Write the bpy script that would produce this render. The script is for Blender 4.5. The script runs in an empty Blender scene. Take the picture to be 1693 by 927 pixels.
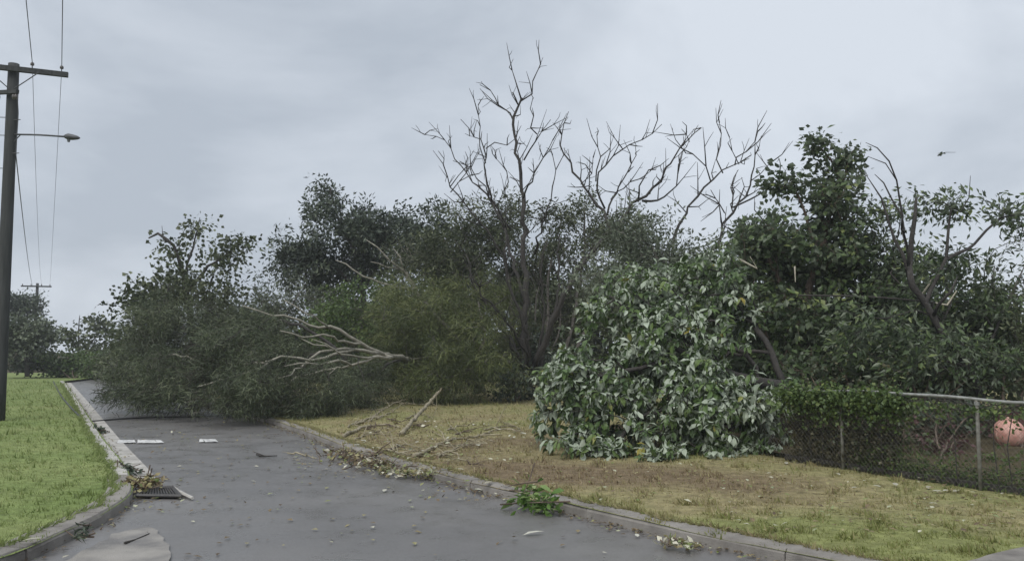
import bpy, math, random
import numpy as np
from mathutils import Vector, Matrix, noise
from mathutils.geometry import delaunay_2d_cdt

# ------------------------------------------------------------------ camera, sky, sun, exposure
scene = bpy.context.scene
EYE = 1.9
FPX = 1400.0                       # focal length in photo pixels (photo 1693 x 927)
PITCH = math.atan(116.5 / FPX)
cam_data = bpy.data.cameras.new('camera')
cam_data.sensor_width = 36.0
cam_data.lens = 36.0 * FPX / 1693.0
cam_data.clip_start = 0.1
cam_data.clip_end = 3000.0
cam = bpy.data.objects.new('camera', cam_data)
cam.location = (0, 0, EYE)
cam.rotation_euler = (math.pi / 2 + PITCH, 0, 0)
scene.collection.objects.link(cam)
scene.camera = cam

SUN_EL, SUN_AZ = math.radians(52), math.radians(205)      # azimuth clockwise from +Y
world = bpy.data.worlds.new('World')
scene.world = world
world.use_nodes = True
wn, wl = world.node_tree.nodes, world.node_tree.links
wn.clear()
w_out = wn.new('ShaderNodeOutputWorld')
w_bg = wn.new('ShaderNodeBackground'); w_bg.inputs['Strength'].default_value = 0.1
w_sky = wn.new('ShaderNodeTexSky'); w_sky.sky_type = 'NISHITA'; w_sky.sun_disc = False
w_sky.sun_elevation = SUN_EL; w_sky.sun_rotation = SUN_AZ
w_sky.air_density = 1.0; w_sky.dust_density = 3.0
w_tc = wn.new('ShaderNodeTexCoord')
w_map = wn.new('ShaderNodeMapping')
w_map.inputs['Location'].default_value = (2.92, 5.24, 2.10)
w_map.inputs['Rotation'].default_value = (0, 0, math.radians(-12))
w_map.inputs['Scale'].default_value = (1.0, 1.0, 1.9)
w_n1 = wn.new('ShaderNodeTexNoise'); w_n1.inputs['Scale'].default_value = 2.0
w_n1.inputs['Detail'].default_value = 6.0; w_n1.inputs['Roughness'].default_value = 0.56
w_n1.inputs['Distortion'].default_value = 0.3
w_ramp = wn.new('ShaderNodeValToRGB')
e = w_ramp.color_ramp.elements
e[0].position = 0.36; e[0].color = (2.95, 3.28, 3.74, 1)
e[1].position = 0.63; e[1].color = (4.4, 4.74, 5.2, 1)
w_mix = wn.new('ShaderNodeMix'); w_mix.data_type = 'RGBA'
w_mix.inputs[0].default_value = 0.96
wl.new(w_tc.outputs['Generated'], w_map.inputs['Vector'])
wl.new(w_map.outputs['Vector'], w_n1.inputs['Vector'])
wl.new(w_n1.outputs['Fac'], w_ramp.inputs['Fac'])
wl.new(w_sky.outputs['Color'], w_mix.inputs[6])
wl.new(w_ramp.outputs['Color'], w_mix.inputs[7])
wl.new(w_mix.outputs[2], w_bg.inputs['Color'])
wl.new(w_bg.outputs[0], w_out.inputs['Surface'])

sun_data = bpy.data.lights.new('sun', 'SUN')
sun_data.energy = 1.5
sun_data.angle = math.radians(50)
sun_data.color = (1.0, 0.97, 0.93)
sun = bpy.data.objects.new('sun', sun_data)
scene.collection.objects.link(sun)
sdir = Vector((math.sin(SUN_AZ) * math.cos(SUN_EL), math.cos(SUN_AZ) * math.cos(SUN_EL), math.sin(SUN_EL)))
sun.rotation_euler = sdir.to_track_quat('Z', 'Y').to_euler()
sun.location = sdir * 60

scene.view_settings.view_transform = 'Standard'
scene.view_settings.look = 'None'
scene.view_settings.gamma = 1.0
scene.view_settings.exposure = 0.7
scene.cycles.max_bounces = 6
scene.cycles.diffuse_bounces = 3
scene.cycles.glossy_bounces = 2
scene.cycles.transmission_bounces = 3

# ------------------------------------------------------------------ helpers
rng = np.random.default_rng(7)
random.seed(7)
CP, SP = math.cos(PITCH), math.sin(PITCH)

def at(u, v, depth):
    """world point seen at photo pixel (u, v) that stands `depth` metres ahead"""
    r, q = (u - 846.5) / FPX, (463.5 - v) / FPX
    d = np.array([r, CP - q * SP, SP + q * CP])
    return np.array([0, 0, EYE]) + d * (depth / d[1])

def gp(u, v, z=0.0):
    """point of the horizontal plane z seen at photo pixel (u, v)"""
    r, q = (u - 846.5) / FPX, (463.5 - v) / FPX
    d = np.array([r, CP - q * SP, SP + q * CP])
    return np.array([0, 0, EYE]) + d * ((z - EYE) / d[2])

def link(o, parent=None):
    scene.collection.objects.link(o)
    if parent is not None:
        o.parent = parent
    return o

def tag(o, label=None, cat=None, group=None, kind=None):
    if label: o['label'] = label
    if cat: o['category'] = cat
    if group: o['group'] = group
    if kind: o['kind'] = kind
    return o

def empty(name, loc=(0, 0, 0)):
    o = bpy.data.objects.new(name, None)
    o.location = tuple(float(c) for c in loc)
    o.empty_display_size = 0.2
    return link(o)

class MB:
    """collects vertices and faces for one mesh (world coordinates)"""
    def __init__(self):
        self.v, self.f, self.t, self.n = [], [], [], 0
    def add(self, verts, faces, tint=None):
        verts = np.asarray(verts, dtype=np.float64).reshape(-1, 3)
        for fa in faces:
            self.f.append(np.asarray(fa, dtype=np.int64) + self.n)
        self.v.append(verts)
        if tint is None: tint = 0.5
        self.t.append(np.broadcast_to(np.asarray(tint, dtype=np.float32), (len(verts),)))
        self.n += len(verts)
    def box(self, c, s, R=None, tint=None):
        c = np.asarray(c, float); s = np.asarray(s, float) / 2
        p = np.array([[x, y, z] for x in (-1, 1) for y in (-1, 1) for z in (-1, 1)]) * s
        if R is not None: p = p @ np.asarray(R).T
        self.add(p + c, [np.array([[0,1,3,2],[4,6,7,5],[0,4,5,1],[2,3,7,6],[0,2,6,4],[1,5,7,3]])], tint)
    def tube(self, pts, radii, sides=6, cap=True, tint=None, rough=0.0):
        pts = np.asarray(pts, float); n = len(pts)
        radii = np.broadcast_to(np.asarray(radii, float), (n,))
        tan = np.gradient(pts, axis=0)
        tan /= np.linalg.norm(tan, axis=1, keepdims=True) + 1e-9
        ref = np.array([0, 0, 1.0]) if abs(tan[0, 2]) < 0.9 else np.array([1.0, 0, 0])
        a = np.cross(tan[0], ref); a /= np.linalg.norm(a) + 1e-9
        ang = np.arange(sides) * 2 * math.pi / sides
        ca, sa = np.cos(ang)[:, None], np.sin(ang)[:, None]
        vs = []
        for i in range(n):
            a = a - tan[i] * np.dot(a, tan[i]); a /= np.linalg.norm(a) + 1e-9
            b = np.cross(tan[i], a)
            r = radii[i]
            if rough: r = r * (1 + rough * rng.normal(size=(sides, 1)))
            vs.append(pts[i] + (ca * a + sa * b) * r)
        vs = np.concatenate(vs)
        i = np.arange(n - 1)[:, None] * sides; j = np.arange(sides)[None, :]; k = (j + 1) % sides
        quads = np.stack([i + j, i + k, i + sides + k, i + sides + j], -1).reshape(-1, 4)
        faces = [quads]
        if cap:
            faces += [np.arange(sides)[::-1][None, :], (np.arange(sides) + (n - 1) * sides)[None, :]]
        self.add(vs, faces, tint)
    def build(self, name, mat, parent=None, smooth=False, origin=None):
        me = bpy.data.meshes.new(name)
        if self.v:
            v = np.concatenate(self.v)
            org = np.zeros(3)
            if parent is not None: 
                p = parent
                while p is not None:
                    org = org + np.array(p.location); p = p.parent
            elif origin is not None:
                org = np.asarray(origin, float)
            v = v - org
            loops = np.concatenate([f.ravel() for f in self.f])
            tot = np.concatenate([np.full(len(f), f.shape[1]) for f in self.f])
            start = np.concatenate([[0], np.cumsum(tot)[:-1]])
            me.vertices.add(len(v)); me.vertices.foreach_set('co', v.astype(np.float32).ravel())
            me.loops.add(len(loops)); me.loops.foreach_set('vertex_index', loops.astype(np.int32))
            me.polygons.add(len(tot)); me.polygons.foreach_set('loop_start', start.astype(np.int32))
            me.polygons.foreach_set('loop_total', tot.astype(np.int32))
            at_ = me.attributes.new('tint', 'FLOAT', 'POINT')
            at_.data.foreach_set('value', np.concatenate(self.t).astype(np.float32))
            me.update(calc_edges=True)
            me.validate()
            me.polygons.foreach_set('use_smooth', np.full(len(me.polygons), bool(smooth)))
        me.materials.append(mat)
        o = bpy.data.objects.new(name, me)
        if parent is None and origin is not None:
            o.location = tuple(float(c) for c in origin)
        return link(o, parent)

# ------------------------------------------------------------------ materials
def mat_new(name):
    m = bpy.data.materials.new(name); m.use_nodes = True
    return m, m.node_tree.nodes, m.node_tree.links, m.node_tree.nodes['Principled BSDF']

def noise_node(N, L, scale, detail=4, rough=0.55, vec=None):
    n = N.new('ShaderNodeTexNoise'); n.inputs['Scale'].default_value = scale
    n.inputs['Detail'].default_value = detail; n.inputs['Roughness'].default_value = rough
    if vec is not None: L.new(vec, n.inputs['Vector'])
    return n

def ramp_node(N, L, fac, stops):
    r = N.new('ShaderNodeValToRGB'); cr = r.color_ramp
    while len(cr.elements) < len(stops): cr.elements.new(0.5)
    for el, (p, c) in zip(cr.elements, stops):
        el.position = p; el.color = (*c, 1)
    if fac is not None: L.new(fac, r.inputs['Fac'])
    return r

def mat_simple(name, stops, scale=8.0, rough=0.7, bump=0.0, bscale=40.0, metallic=0.0, spec=0.5, stretch=None):
    m, N, L, P = mat_new(name)
    tc = N.new('ShaderNodeTexCoord'); vec = tc.outputs['Object']
    if stretch:
        mp = N.new('ShaderNodeMapping'); mp.inputs['Scale'].default_value = stretch
        L.new(vec, mp.inputs['Vector']); vec = mp.outputs['Vector']
    n = noise_node(N, L, scale, 6, 0.6, vec)
    r = ramp_node(N, L, n.outputs['Fac'], stops)
    L.new(r.outputs['Color'], P.inputs['Base Color'])
    P.inputs['Roughness'].default_value = rough
    P.inputs['Metallic'].default_value = metallic
    P.inputs['Specular IOR Level'].default_value = spec
    if bump:
        nb = noise_node(N, L, bscale, 4, 0.6, vec)
        b = N.new('ShaderNodeBump'); b.inputs['Strength'].default_value = bump; b.inputs['Distance'].default_value = 0.02
        L.new(nb.outputs['Fac'], b.inputs['Height']); L.new(b.outputs['Normal'], P.inputs['Normal'])
    return m

def mat_leaf(name, stops, under=None, rough=0.5, trans=0.25, spec=0.4):
    """leaf: colour spread leaf by leaf through the 'tint' attribute; the underside can have its own, paler colour"""
    m, N, L, P = mat_new(name)
    a = N.new('ShaderNodeAttribute'); a.attribute_name = 'tint'
    r = ramp_node(N, L, a.outputs['Fac'], stops)
    col = r.outputs['Color']
    if under:
        r2 = ramp_node(N, L, a.outputs['Fac'], under)
        g = N.new('ShaderNodeNewGeometry')
        mx = N.new('ShaderNodeMix'); mx.data_type = 'RGBA'
        L.new(g.outputs['Backfacing'], mx.inputs[0])
        L.new(col, mx.inputs[6]); L.new(r2.outputs['Color'], mx.inputs[7])
        col = mx.outputs[2]
    L.new(col, P.inputs['Base Color'])
    P.inputs['Roughness'].default_value = rough
    P.inputs['Specular IOR Level'].default_value = spec
    if trans:
        t = N.new('ShaderNodeBsdfTranslucent'); L.new(col, t.inputs['Color'])
        ms = N.new('ShaderNodeMixShader'); ms.inputs[0].default_value = trans
        L.new(P.outputs[0], ms.inputs[1]); L.new(t.outputs[0], ms.inputs[2])
        L.new(ms.outputs[0], N['Material Output'].inputs['Surface'])
    return m

M = {}
M['bark_dark'] = mat_simple('bark_dark', [(0.3, (0.022, 0.02, 0.018)), (0.7, (0.062, 0.056, 0.05))], 14, 0.9, 0.6, 30)
M['bark_grey'] = mat_simple('bark_grey', [(0.3, (0.07, 0.063, 0.055)), (0.7, (0.17, 0.155, 0.14))], 10, 0.9, 0.6, 30)
M['bark_pale'] = mat_simple('bark_pale', [(0.3, (0.16, 0.15, 0.12)), (0.7, (0.36, 0.34, 0.28))], 9, 0.8, 0.5, 30)
M['bark_brown'] = mat_simple('bark_brown', [(0.3, (0.06, 0.045, 0.032)), (0.7, (0.16, 0.12, 0.09))], 10, 0.9, 0.6, 30)
M['stick'] = mat_simple('stick', [(0.3, (0.13, 0.11, 0.07)), (0.7, (0.38, 0.34, 0.24))], 6, 0.85, 0.4, 40)
M['splinter'] = mat_simple('splinter', [(0.3, (0.36, 0.33, 0.25)), (0.7, (0.55, 0.51, 0.41))], 12, 0.7, 0.3, 40)
M['pole_wood'] = mat_simple('pole_wood', [(0.3, (0.026, 0.029, 0.029)), (0.7, (0.06, 0.064, 0.063))], 3, 0.85, 0.5, 25, stretch=(6, 6, 0.4))
M['steel'] = mat_simple('steel', [(0.3, (0.05, 0.053, 0.056)), (0.7, (0.1, 0.105, 0.11))], 8, 0.5, 0, metallic=0.3)
M['galv'] = mat_simple('galv', [(0.3, (0.17, 0.165, 0.14)), (0.45, (0.26, 0.265, 0.245)), (0.7, (0.38, 0.385, 0.36))], 12, 0.5, 0.1, metallic=0.2)
M['galv_old'] = mat_simple('galv_old', [(0.3, (0.11, 0.1, 0.08)), (0.7, (0.25, 0.25, 0.22))], 12, 0.6, 0.1)
M['wire'] = mat_simple('wire', [(0.3, (0.05, 0.053, 0.06)), (0.7, (0.09, 0.095, 0.10))], 5, 0.6)
M['rubber'] = mat_simple('rubber', [(0.3, (0.012, 0.012, 0.013)), (0.7, (0.03, 0.03, 0.032))], 5, 0.5)
M['ceramic'] = mat_simple('ceramic', [(0.3, (0.10, 0.09, 0.085)), (0.7, (0.16, 0.15, 0.14))], 5, 0.3)
M['iron'] = mat_simple('iron', [(0.3, (0.03, 0.03, 0.032)), (0.7, (0.075, 0.07, 0.066))], 20, 0.6, 0.3)
M['concrete'] = mat_simple('concrete', [(0.25, (0.22, 0.21, 0.19)), (0.5, (0.38, 0.365, 0.335)), (0.75, (0.5, 0.485, 0.45))], 2.3, 0.75, 0.35, 60)
M['concrete_old'] = mat_simple('concrete_old', [(0.25, (0.12, 0.11, 0.10)), (0.5, (0.22, 0.205, 0.185)), (0.75, (0.31, 0.29, 0.265))], 2.6, 0.8, 0.4, 60)
M['concrete_dark'] = mat_simple('concrete_dark', [(0.25, (0.10, 0.10, 0.085)), (0.75, (0.2, 0.2, 0.175))], 3.5, 0.8, 0.4, 60)
M['apron'] = mat_simple('apron', [(0.36, (0.15, 0.145, 0.14)), (0.46, (0.2, 0.19, 0.178)), (0.58, (0.27, 0.255, 0.232)), (0.75, (0.32, 0.3, 0.275))], 1.8, 0.7, 0.35, 60)
M['paint'] = mat_simple('paint', [(0.36, (0.25, 0.25, 0.255)), (0.5, (0.62, 0.62, 0.6)), (0.7, (0.78, 0.78, 0.76))], 7, 0.5, 0.1)
M['ball'] = mat_simple('ball', [(0.3, (0.34, 0.15, 0.115)), (0.45, (0.5, 0.26, 0.21)), (0.7, (0.6, 0.37, 0.31))], 5, 0.65, 0.2)
M['ball_seam'] = mat_simple('ball_seam', [(0.3, (0.55, 0.34, 0.28)), (0.7, (0.66, 0.44, 0.38))], 3, 0.5)
M['redboard'] = mat_simple('redboard', [(0.3, (0.045, 0.016, 0.014)), (0.7, (0.09, 0.034, 0.03))], 5, 0.8, 0.2)
M['lamp_glass'] = mat_simple('lamp_glass', [(0.3, (0.10, 0.11, 0.12)), (0.7, (0.16, 0.17, 0.18))], 5, 0.15)

# wet asphalt
m, N, L, P = mat_new('asphalt'); M['asphalt'] = m
tc = N.new('ShaderNodeTexCoord'); vec = tc.outputs['Object']
n1 = noise_node(N, L, 0.35, 5, 0.55, vec); n2 = noise_node(N, L, 90, 2, 0.5, vec); n3 = noise_node(N, L, 1.6, 6, 0.65, vec)
r1 = ramp_node(N, L, n1.outputs['Fac'], [(0.3, (0.13, 0.126, 0.125)), (0.5, (0.148, 0.143, 0.14)), (0.62, (0.168, 0.162, 0.157)), (0.75, (0.155, 0.149, 0.145))])
r2 = ramp_node(N, L, n2.outputs['Fac'], [(0.3, (0.72, 0.72, 0.72)), (0.7, (1.25, 1.25, 1.25))])
mx = N.new('ShaderNodeMix'); mx.data_type = 'RGBA'; mx.blend_type = 'MULTIPLY'; mx.inputs[0].default_value = 1
L.new(r1.outputs['Color'], mx.inputs[6]); L.new(r2.outputs['Color'], mx.inputs[7])
L.new(mx.outputs[2], P.inputs['Base Color'])
rr = N.new('ShaderNodeMapRange'); rr.inputs['From Min'].default_value = 0.38; rr.inputs['From Max'].default_value = 0.62
rr.inputs['To Min'].default_value = 0.26; rr.inputs['To Max'].default_value = 0.46
L.new(n3.outputs['Fac'], rr.inputs['Value']); L.new(rr.outputs[0], P.inputs['Roughness'])
bp = N.new('ShaderNodeBump'); bp.inputs['Strength'].default_value = 0.16; bp.inputs['Distance'].default_value = 0.006
L.new(n2.outputs['Fac'], bp.inputs['Height']); L.new(bp.outputs['Normal'], P.inputs['Normal'])

def mat_ground(name, lush, dry, soil):
    """grass ground: attribute 'tint' says how dry the turf is"""
    m, N, L, P = mat_new(name)
    tc = N.new('ShaderNodeTexCoord'); vec = tc.outputs['Object']
    a = N.new('ShaderNodeAttribute'); a.attribute_name = 'tint'
    nA = noise_node(N, L, 0.9, 5, 0.6, vec); nB = noise_node(N, L, 7.0, 5, 0.65, vec)
    ad = N.new('ShaderNodeMath'); ad.operation = 'ADD'
    sb = N.new('ShaderNodeMath'); sb.operation = 'MULTIPLY_ADD'; sb.inputs[1].default_value = 0.9; sb.inputs[2].default_value = -0.45
    L.new(nA.outputs['Fac'], sb.inputs[0]); L.new(sb.outputs[0], ad.inputs[0]); L.new(a.outputs['Fac'], ad.inputs[1])
    r = ramp_node(N, L, ad.outputs[0], [(0.1, lush), (0.5, dry), (0.9, soil)])
    r2 = ramp_node(N, L, nB.outputs['Fac'], [(0.3, (0.62, 0.62, 0.62)), (0.7, (1.3, 1.3, 1.3))])
    mx = N.new('ShaderNodeMix'); mx.data_type = 'RGBA'; mx.blend_type = 'MULTIPLY'; mx.inputs[0].default_value = 1
    L.new(r.outputs['Color'], mx.inputs[6]); L.new(r2.outputs['Color'], mx.inputs[7])
    L.new(mx.outputs[2], P.inputs['Base Color']); P.inputs['Roughness'].default_value = 0.95
    P.inputs['Specular IOR Level'].default_value = 0.1
    b = N.new('ShaderNodeBump'); b.inputs['Strength'].default_value = 0.6; b.inputs['Distance'].default_value = 0.04
    L.new(nB.outputs['Fac'], b.inputs['Height']); L.new(b.outputs['Normal'], P.inputs['Normal'])
    return m
M['lawn'] = mat_ground('lawn', (0.155, 0.205, 0.07), (0.205, 0.245, 0.095), (0.23, 0.23, 0.11))
M['verge'] = mat_ground('verge', (0.2, 0.215, 0.085), (0.265, 0.235, 0.125), (0.175, 0.135, 0.085))
M['soil'] = mat_ground('soil', (0.07, 0.075, 0.03), (0.075, 0.062, 0.036), (0.05, 0.04, 0.026))
M['blade_lush'] = mat_leaf('blade_lush', [(0, (0.14, 0.19, 0.055)), (0.5, (0.205, 0.255, 0.09)), (1, (0.29, 0.31, 0.14))], trans=0.3, spec=0.2)
M['blade_dry'] = mat_leaf('blade_dry', [(0, (0.19, 0.215, 0.07)), (0.4, (0.28, 0.26, 0.12)), (0.8, (0.34, 0.29, 0.165)), (1, (0.2, 0.15, 0.09))], trans=0.25, spec=0.2)
M['litter'] = mat_leaf('litter', [(0, (0.08, 0.055, 0.03)), (0.4, (0.2, 0.15, 0.08)), (0.7, (0.3, 0.27, 0.13)), (0.85, (0.14, 0.19, 0.05)), (1, (0.55, 0.53, 0.42))], trans=0.1)
M['litter_pale'] = mat_leaf('litter_pale', [(0, (0.33, 0.31, 0.23)), (1, (0.55, 0.55, 0.47))], trans=0.1)

M['lf_silver'] = mat_leaf('lf_silver', [(0, (0.045, 0.08, 0.026)), (0.5, (0.09, 0.145, 0.045)), (0.85, (0.15, 0.21, 0.065)), (1, (0.27, 0.23, 0.05))],
                          under=[(0, (0.25, 0.3, 0.215)), (1, (0.43, 0.48, 0.39))], trans=0.15, rough=0.45)
M['lf_gloss'] = mat_leaf('lf_gloss', [(0, (0.032, 0.054, 0.022)), (0.5, (0.066, 0.102, 0.038)), (0.85, (0.11, 0.158, 0.055)), (1, (0.19, 0.23, 0.08))],
                         under=[(0, (0.08, 0.108, 0.066)), (1, (0.2, 0.235, 0.16))], trans=0.25, rough=0.42)
M['lf_dark'] = mat_leaf('lf_dark', [(0, (0.025, 0.038, 0.026)), (0.6, (0.058, 0.078, 0.05)), (1, (0.115, 0.14, 0.09))], trans=0.12)
M['lf_scrub'] = mat_leaf('lf_scrub', [(0, (0.034, 0.046, 0.02)), (0.6, (0.08, 0.1, 0.046)), (1, (0.18, 0.2, 0.115))], trans=0.25)
M['lf_pale'] = mat_leaf('lf_pale', [(0, (0.06, 0.075, 0.045)), (0.6, (0.12, 0.145, 0.095)), (1, (0.22, 0.25, 0.18))], trans=0.25)
M['lf_green'] = mat_leaf('lf_green', [(0, (0.04, 0.068, 0.02)), (0.6, (0.095, 0.15, 0.042)), (1, (0.17, 0.22, 0.075))], trans=0.3)
M['lf_vine'] = mat_leaf('lf_vine', [(0, (0.04, 0.07, 0.02)), (0.6, (0.09, 0.14, 0.04)), (1, (0.17, 0.21, 0.06))], trans=0.3)
M['nd_grey'] = mat_leaf('nd_grey', [(0, (0.05, 0.045, 0.03)), (0.15, (0.03, 0.042, 0.019)), (0.6, (0.068, 0.09, 0.042)), (1, (0.155, 0.18, 0.1))], trans=0.15)
M['nd_olive'] = mat_leaf('nd_olive', [(0, (0.048, 0.064, 0.02)), (0.6, (0.105, 0.132, 0.042)), (1, (0.19, 0.21, 0.08))], trans=0.2)
M['lf_brown'] = mat_leaf('lf_brown', [(0, (0.03, 0.028, 0.014)), (0.6, (0.065, 0.062, 0.03)), (1, (0.13, 0.12, 0.06))], trans=0.2)
M['lf_red'] = mat_leaf('lf_red', [(0, (0.04, 0.016, 0.016)), (0.6, (0.10, 0.05, 0.05)), (1, (0.2, 0.13, 0.13))], trans=0.2)
M['lf_bright'] = mat_leaf('lf_bright', [(0, (0.05, 0.11, 0.02)), (0.6, (0.12, 0.22, 0.04)), (1, (0.35, 0.42, 0.2))], trans=0.25)

# ------------------------------------------------------------------ leaf scatter
def unit(a):
    return a / (np.linalg.norm(a, axis=-1, keepdims=True) + 1e-9)

# templates: x = width, y = length, z = lift; unit length
LEAF_T = {
    'diamond': (np.array([[0, 0, 0], [0.3, 0.45, 0.05], [0, 1, -0.06], [-0.3, 0.45, 0.05]]), [np.array([[0, 1, 2, 3]])]),
    'slim': (np.array([[0, 0, 0], [0.14, 0.4, 0.03], [0, 1, -0.1], [-0.14, 0.4, 0.03]]), [np.array([[0, 1, 2, 3]])]),
    'ovate': (np.array([[0, 0, 0], [0.17, 0.3, 0.05], [0, 0.36, 0.0], [-0.17, 0.3, 0.05], [0.24, 0.68, 0.0], [0, 0.7, -0.05], [-0.24, 0.68, 0.0], [0, 1, -0.2]]),
              [np.array([[0, 1, 2], [0, 2, 3], [4, 7, 5], [5, 7, 6]]), np.array([[1, 4, 5, 2], [2, 5, 6, 3]])]),
    'needle': (np.array([[-0.035, 0, 0], [0.035, 0, 0], [0.03, 0.55, -0.08], [-0.03, 0.55, -0.08], [0, 1, -0.3]]),
               [np.array([[0, 1, 2, 3]]), np.array([[3, 2, 4]])]),
    'blade': (np.array([[-0.07, 0, 0], [0.07, 0, 0], [0, 1, 0.0]]), [np.array([[0, 1, 2]])]),
}

def leaf_frames(dirs, up_bias=0.6):
    y = unit(dirs)
    z = rng.normal(size=y.shape) * (1 - up_bias) + np.array([0, 0, 1.0]) * up_bias
    x = unit(np.cross(y, z)); z = np.cross(x, y)
    return x, y, z

def add_leaves(mb, kind, pos, dirs, size, tint, up_bias=0.6, wscale=1.0):
    tv, tf = LEAF_T[kind]
    n = len(pos); K = len(tv)
    if n == 0: return
    x, y, z = leaf_frames(dirs, up_bias)
    s = np.asarray(size).reshape(-1, 1, 1)
    v = pos[:, None, :] + s * (tv[None, :, 0:1] * wscale * x[:, None, :] + tv[None, :, 1:2] * y[:, None, :] + tv[None, :, 2:3] * z[:, None, :])
    off = (np.arange(n) * K)[:, None, None]
    faces = [(f[None, :, :] + off).reshape(-1, f.shape[1]) for f in tf]
    mb.add(v.reshape(-1, 3), faces, np.repeat(np.clip(tint, 0, 1), K))

# ------------------------------------------------------------------ tree skeletons
def spline(pts, step=0.25):
    pts = np.asarray(pts, float)
    if len(pts) < 3:
        n = max(2, int(np.linalg.norm(pts[-1] - pts[0]) / step) + 1)
        return pts[0] + (pts[-1] - pts[0]) * np.linspace(0, 1, n)[:, None]
    P0 = np.vstack([2 * pts[0] - pts[1], pts, 2 * pts[-1] - pts[-2]])
    out = []
    for i in range(1, len(P0) - 2):
        a, b, c, d = P0[i - 1], P0[i], P0[i + 1], P0[i + 2]
        n = max(1, int(np.linalg.norm(c - b) / step))
        t = np.arange(n)[:, None] / n
        out.append(0.5 * (2 * b + (c - a) * t + (2 * a - 5 * b + 4 * c - d) * t**2 + (3 * b - a - 3 * c + d) * t**3))
    return np.vstack(out + [pts[-1:]])

class Skel:
    def __init__(self, r_tip=0.008, power=2.3):
        self.p, self.par, self.pl, self.spec, self.istrunk, self.tips = [], [], [], [], [], []
        self.r_tip, self.power = r_tip, power
    def node(self, p, par, spec=0.0, trunk=False):
        p = np.asarray(p, float)
        self.p.append(p); self.par.append(par); self.spec.append(spec); self.istrunk.append(trunk)
        self.pl.append(0.0 if par < 0 else self.pl[par] + float(np.linalg.norm(p - self.p[par])))
        return len(self.p) - 1
    def limb(self, pts, r0, r1, wob=0.03, step=0.3, trunk=True, tip=False, join=True):
        pts = spline(pts, step)
        n = len(pts)
        w = rng.normal(size=pts.shape) * wob; w[0] = 0
        pts = pts + w
        par = -1
        if self.p and join:
            d = np.linalg.norm(np.array(self.p) - pts[0], axis=1)
            par = int(np.argmin(d)); 
        for i in range(n):
            f = i / max(1, n - 1)
            if i == 0 and par >= 0 and np.linalg.norm(self.p[par] - pts[0]) < 0.05: continue
            par = self.node(pts[i], par, r0 + (r1 - r0) * f, trunk)
        if tip: self.tips.append(par)
        return par
    def grow(self, targets, bf=0.35, seg=0.35, wob=0.10, arch=0.12, minpl=0.0):
        targets = np.asarray(targets)
        root = self.p[0]
        order = np.argsort(np.linalg.norm(targets - root, axis=1))
        cap = len(self.p) + len(targets) * 60
        A = np.zeros((cap, 3)); B = np.zeros(cap); n = len(self.p)
        A[:n] = np.array(self.p); B[:n] = np.array(self.pl)
        pen = np.zeros(cap)
        if minpl: pen[:n] = (B[:n] < minpl) * 50.0
        for t in targets[order]:
            d = np.linalg.norm(A[:n] - t, axis=1)
            j = int(np.argmin(d + bf * B[:n] + pen[:n]))
            L_ = d[j]; k = min(12, max(1, int(math.ceil(L_ / seg))))
            s = self.p[j]; par = j
            mid = np.array([0, 0, arch * L_]) + rng.normal(size=3) * wob * L_ * 0.5
            for i in range(1, k + 1):
                f = i / k
                q = s + (t - s) * f + mid * (4 * f * (1 - f)) + (rng.normal(size=3) * wob * seg if i < k else 0)
                par = self.node(q, par)
                A[n] = q; B[n] = self.pl[-1]; n += 1
            self.tips.append(par)
    def radii(self):
        n = len(self.p); acc = np.zeros(n); r = np.zeros(n); pw = self.power
        for i in range(n - 1, -1, -1):
            if acc[i] == 0: acc[i] = self.r_tip ** pw
            r[i] = max(acc[i] ** (1 / pw), self.spec[i])
            if self.par[i] >= 0: acc[self.par[i]] += acc[i]
        return r
    def meshes(self, rmin_sides=0.05):
        r = self.radii(); n = len(self.p)
        ch = [[] for _ in range(n)]
        for i, p in enumerate(self.par):
            if p >= 0: ch[p].append(i)
        tr, br = MB(), MB()
        start = [(-1, i) for i in range(n) if self.par[i] < 0]
        while start:
            p, i = start.pop()
            pts, rad = [], []
            tk = self.istrunk[i]
            if p >= 0:
                pts.append(self.p[p]); rad.append(min(r[p], r[i] * 1.15))
            while True:
                pts.append(self.p[i]); rad.append(r[i])
                same = [c for c in ch[i] if self.istrunk[c] == tk]
                nxt = max(same, key=lambda c: r[c]) if same else None
                for c in ch[i]:
                    if c != nxt: start.append((i, c))
                if nxt is None: break
                i = nxt
            if len(pts) < 2: continue
            mx = max(rad); sides = 9 if mx > 0.09 else 6 if mx > 0.03 else 4 if mx > 0.014 else 3
            rad = np.array(rad); rad[-1] *= 0.6
            (tr if tk else br).tube(pts, rad, sides, cap=True, rough=0.05 if mx > 0.05 else 0)
        return tr, br
    def tipdata(self):
        t = np.array([self.p[i] for i in self.tips]); q = np.array([self.p[self.par[i]] for i in self.tips])
        return t, unit(t - q)

def blob_points(blobs, density):
    """random points in ellipsoids given as (u, v, half width px, half height px, depth m, half depth m[, weight])"""
    out = []
    for b in blobs:
        u, v, ru, rv, d, rd = b[:6]; w = b[6] if len(b) > 6 else 1.0
        c = at(u, v, d); k = d / FPX
        vol = ru * k * rv * k * rd * 4.19
        n = max(4, int(vol * density * w * 1.35))
        x = unit(rng.normal(size=(n, 3))) * (rng.random((n, 1)) ** (1 / 2.2))
        x = x * (1 + 0.10 * rng.normal(size=(n, 1)))
        q = c + x * np.array([ru * k, rd, rv * k])
        if n > 30:      # twigs gather in boughs, with hollows between them
            fr = 20.0 / d
            g = np.array([noise.noise(Vector((a * fr, b * fr, e_ * fr + 7.0))) for a, b, e_ in q])
            q = q[g > -0.12 + 0.08 * rng.normal(size=len(q))]
        out.append(q)
    p = np.vstack(out)
    p[:, 2] = np.maximum(p[:, 2], 0.18 + 0.1 * rng.random(len(p)))
    return p

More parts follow.
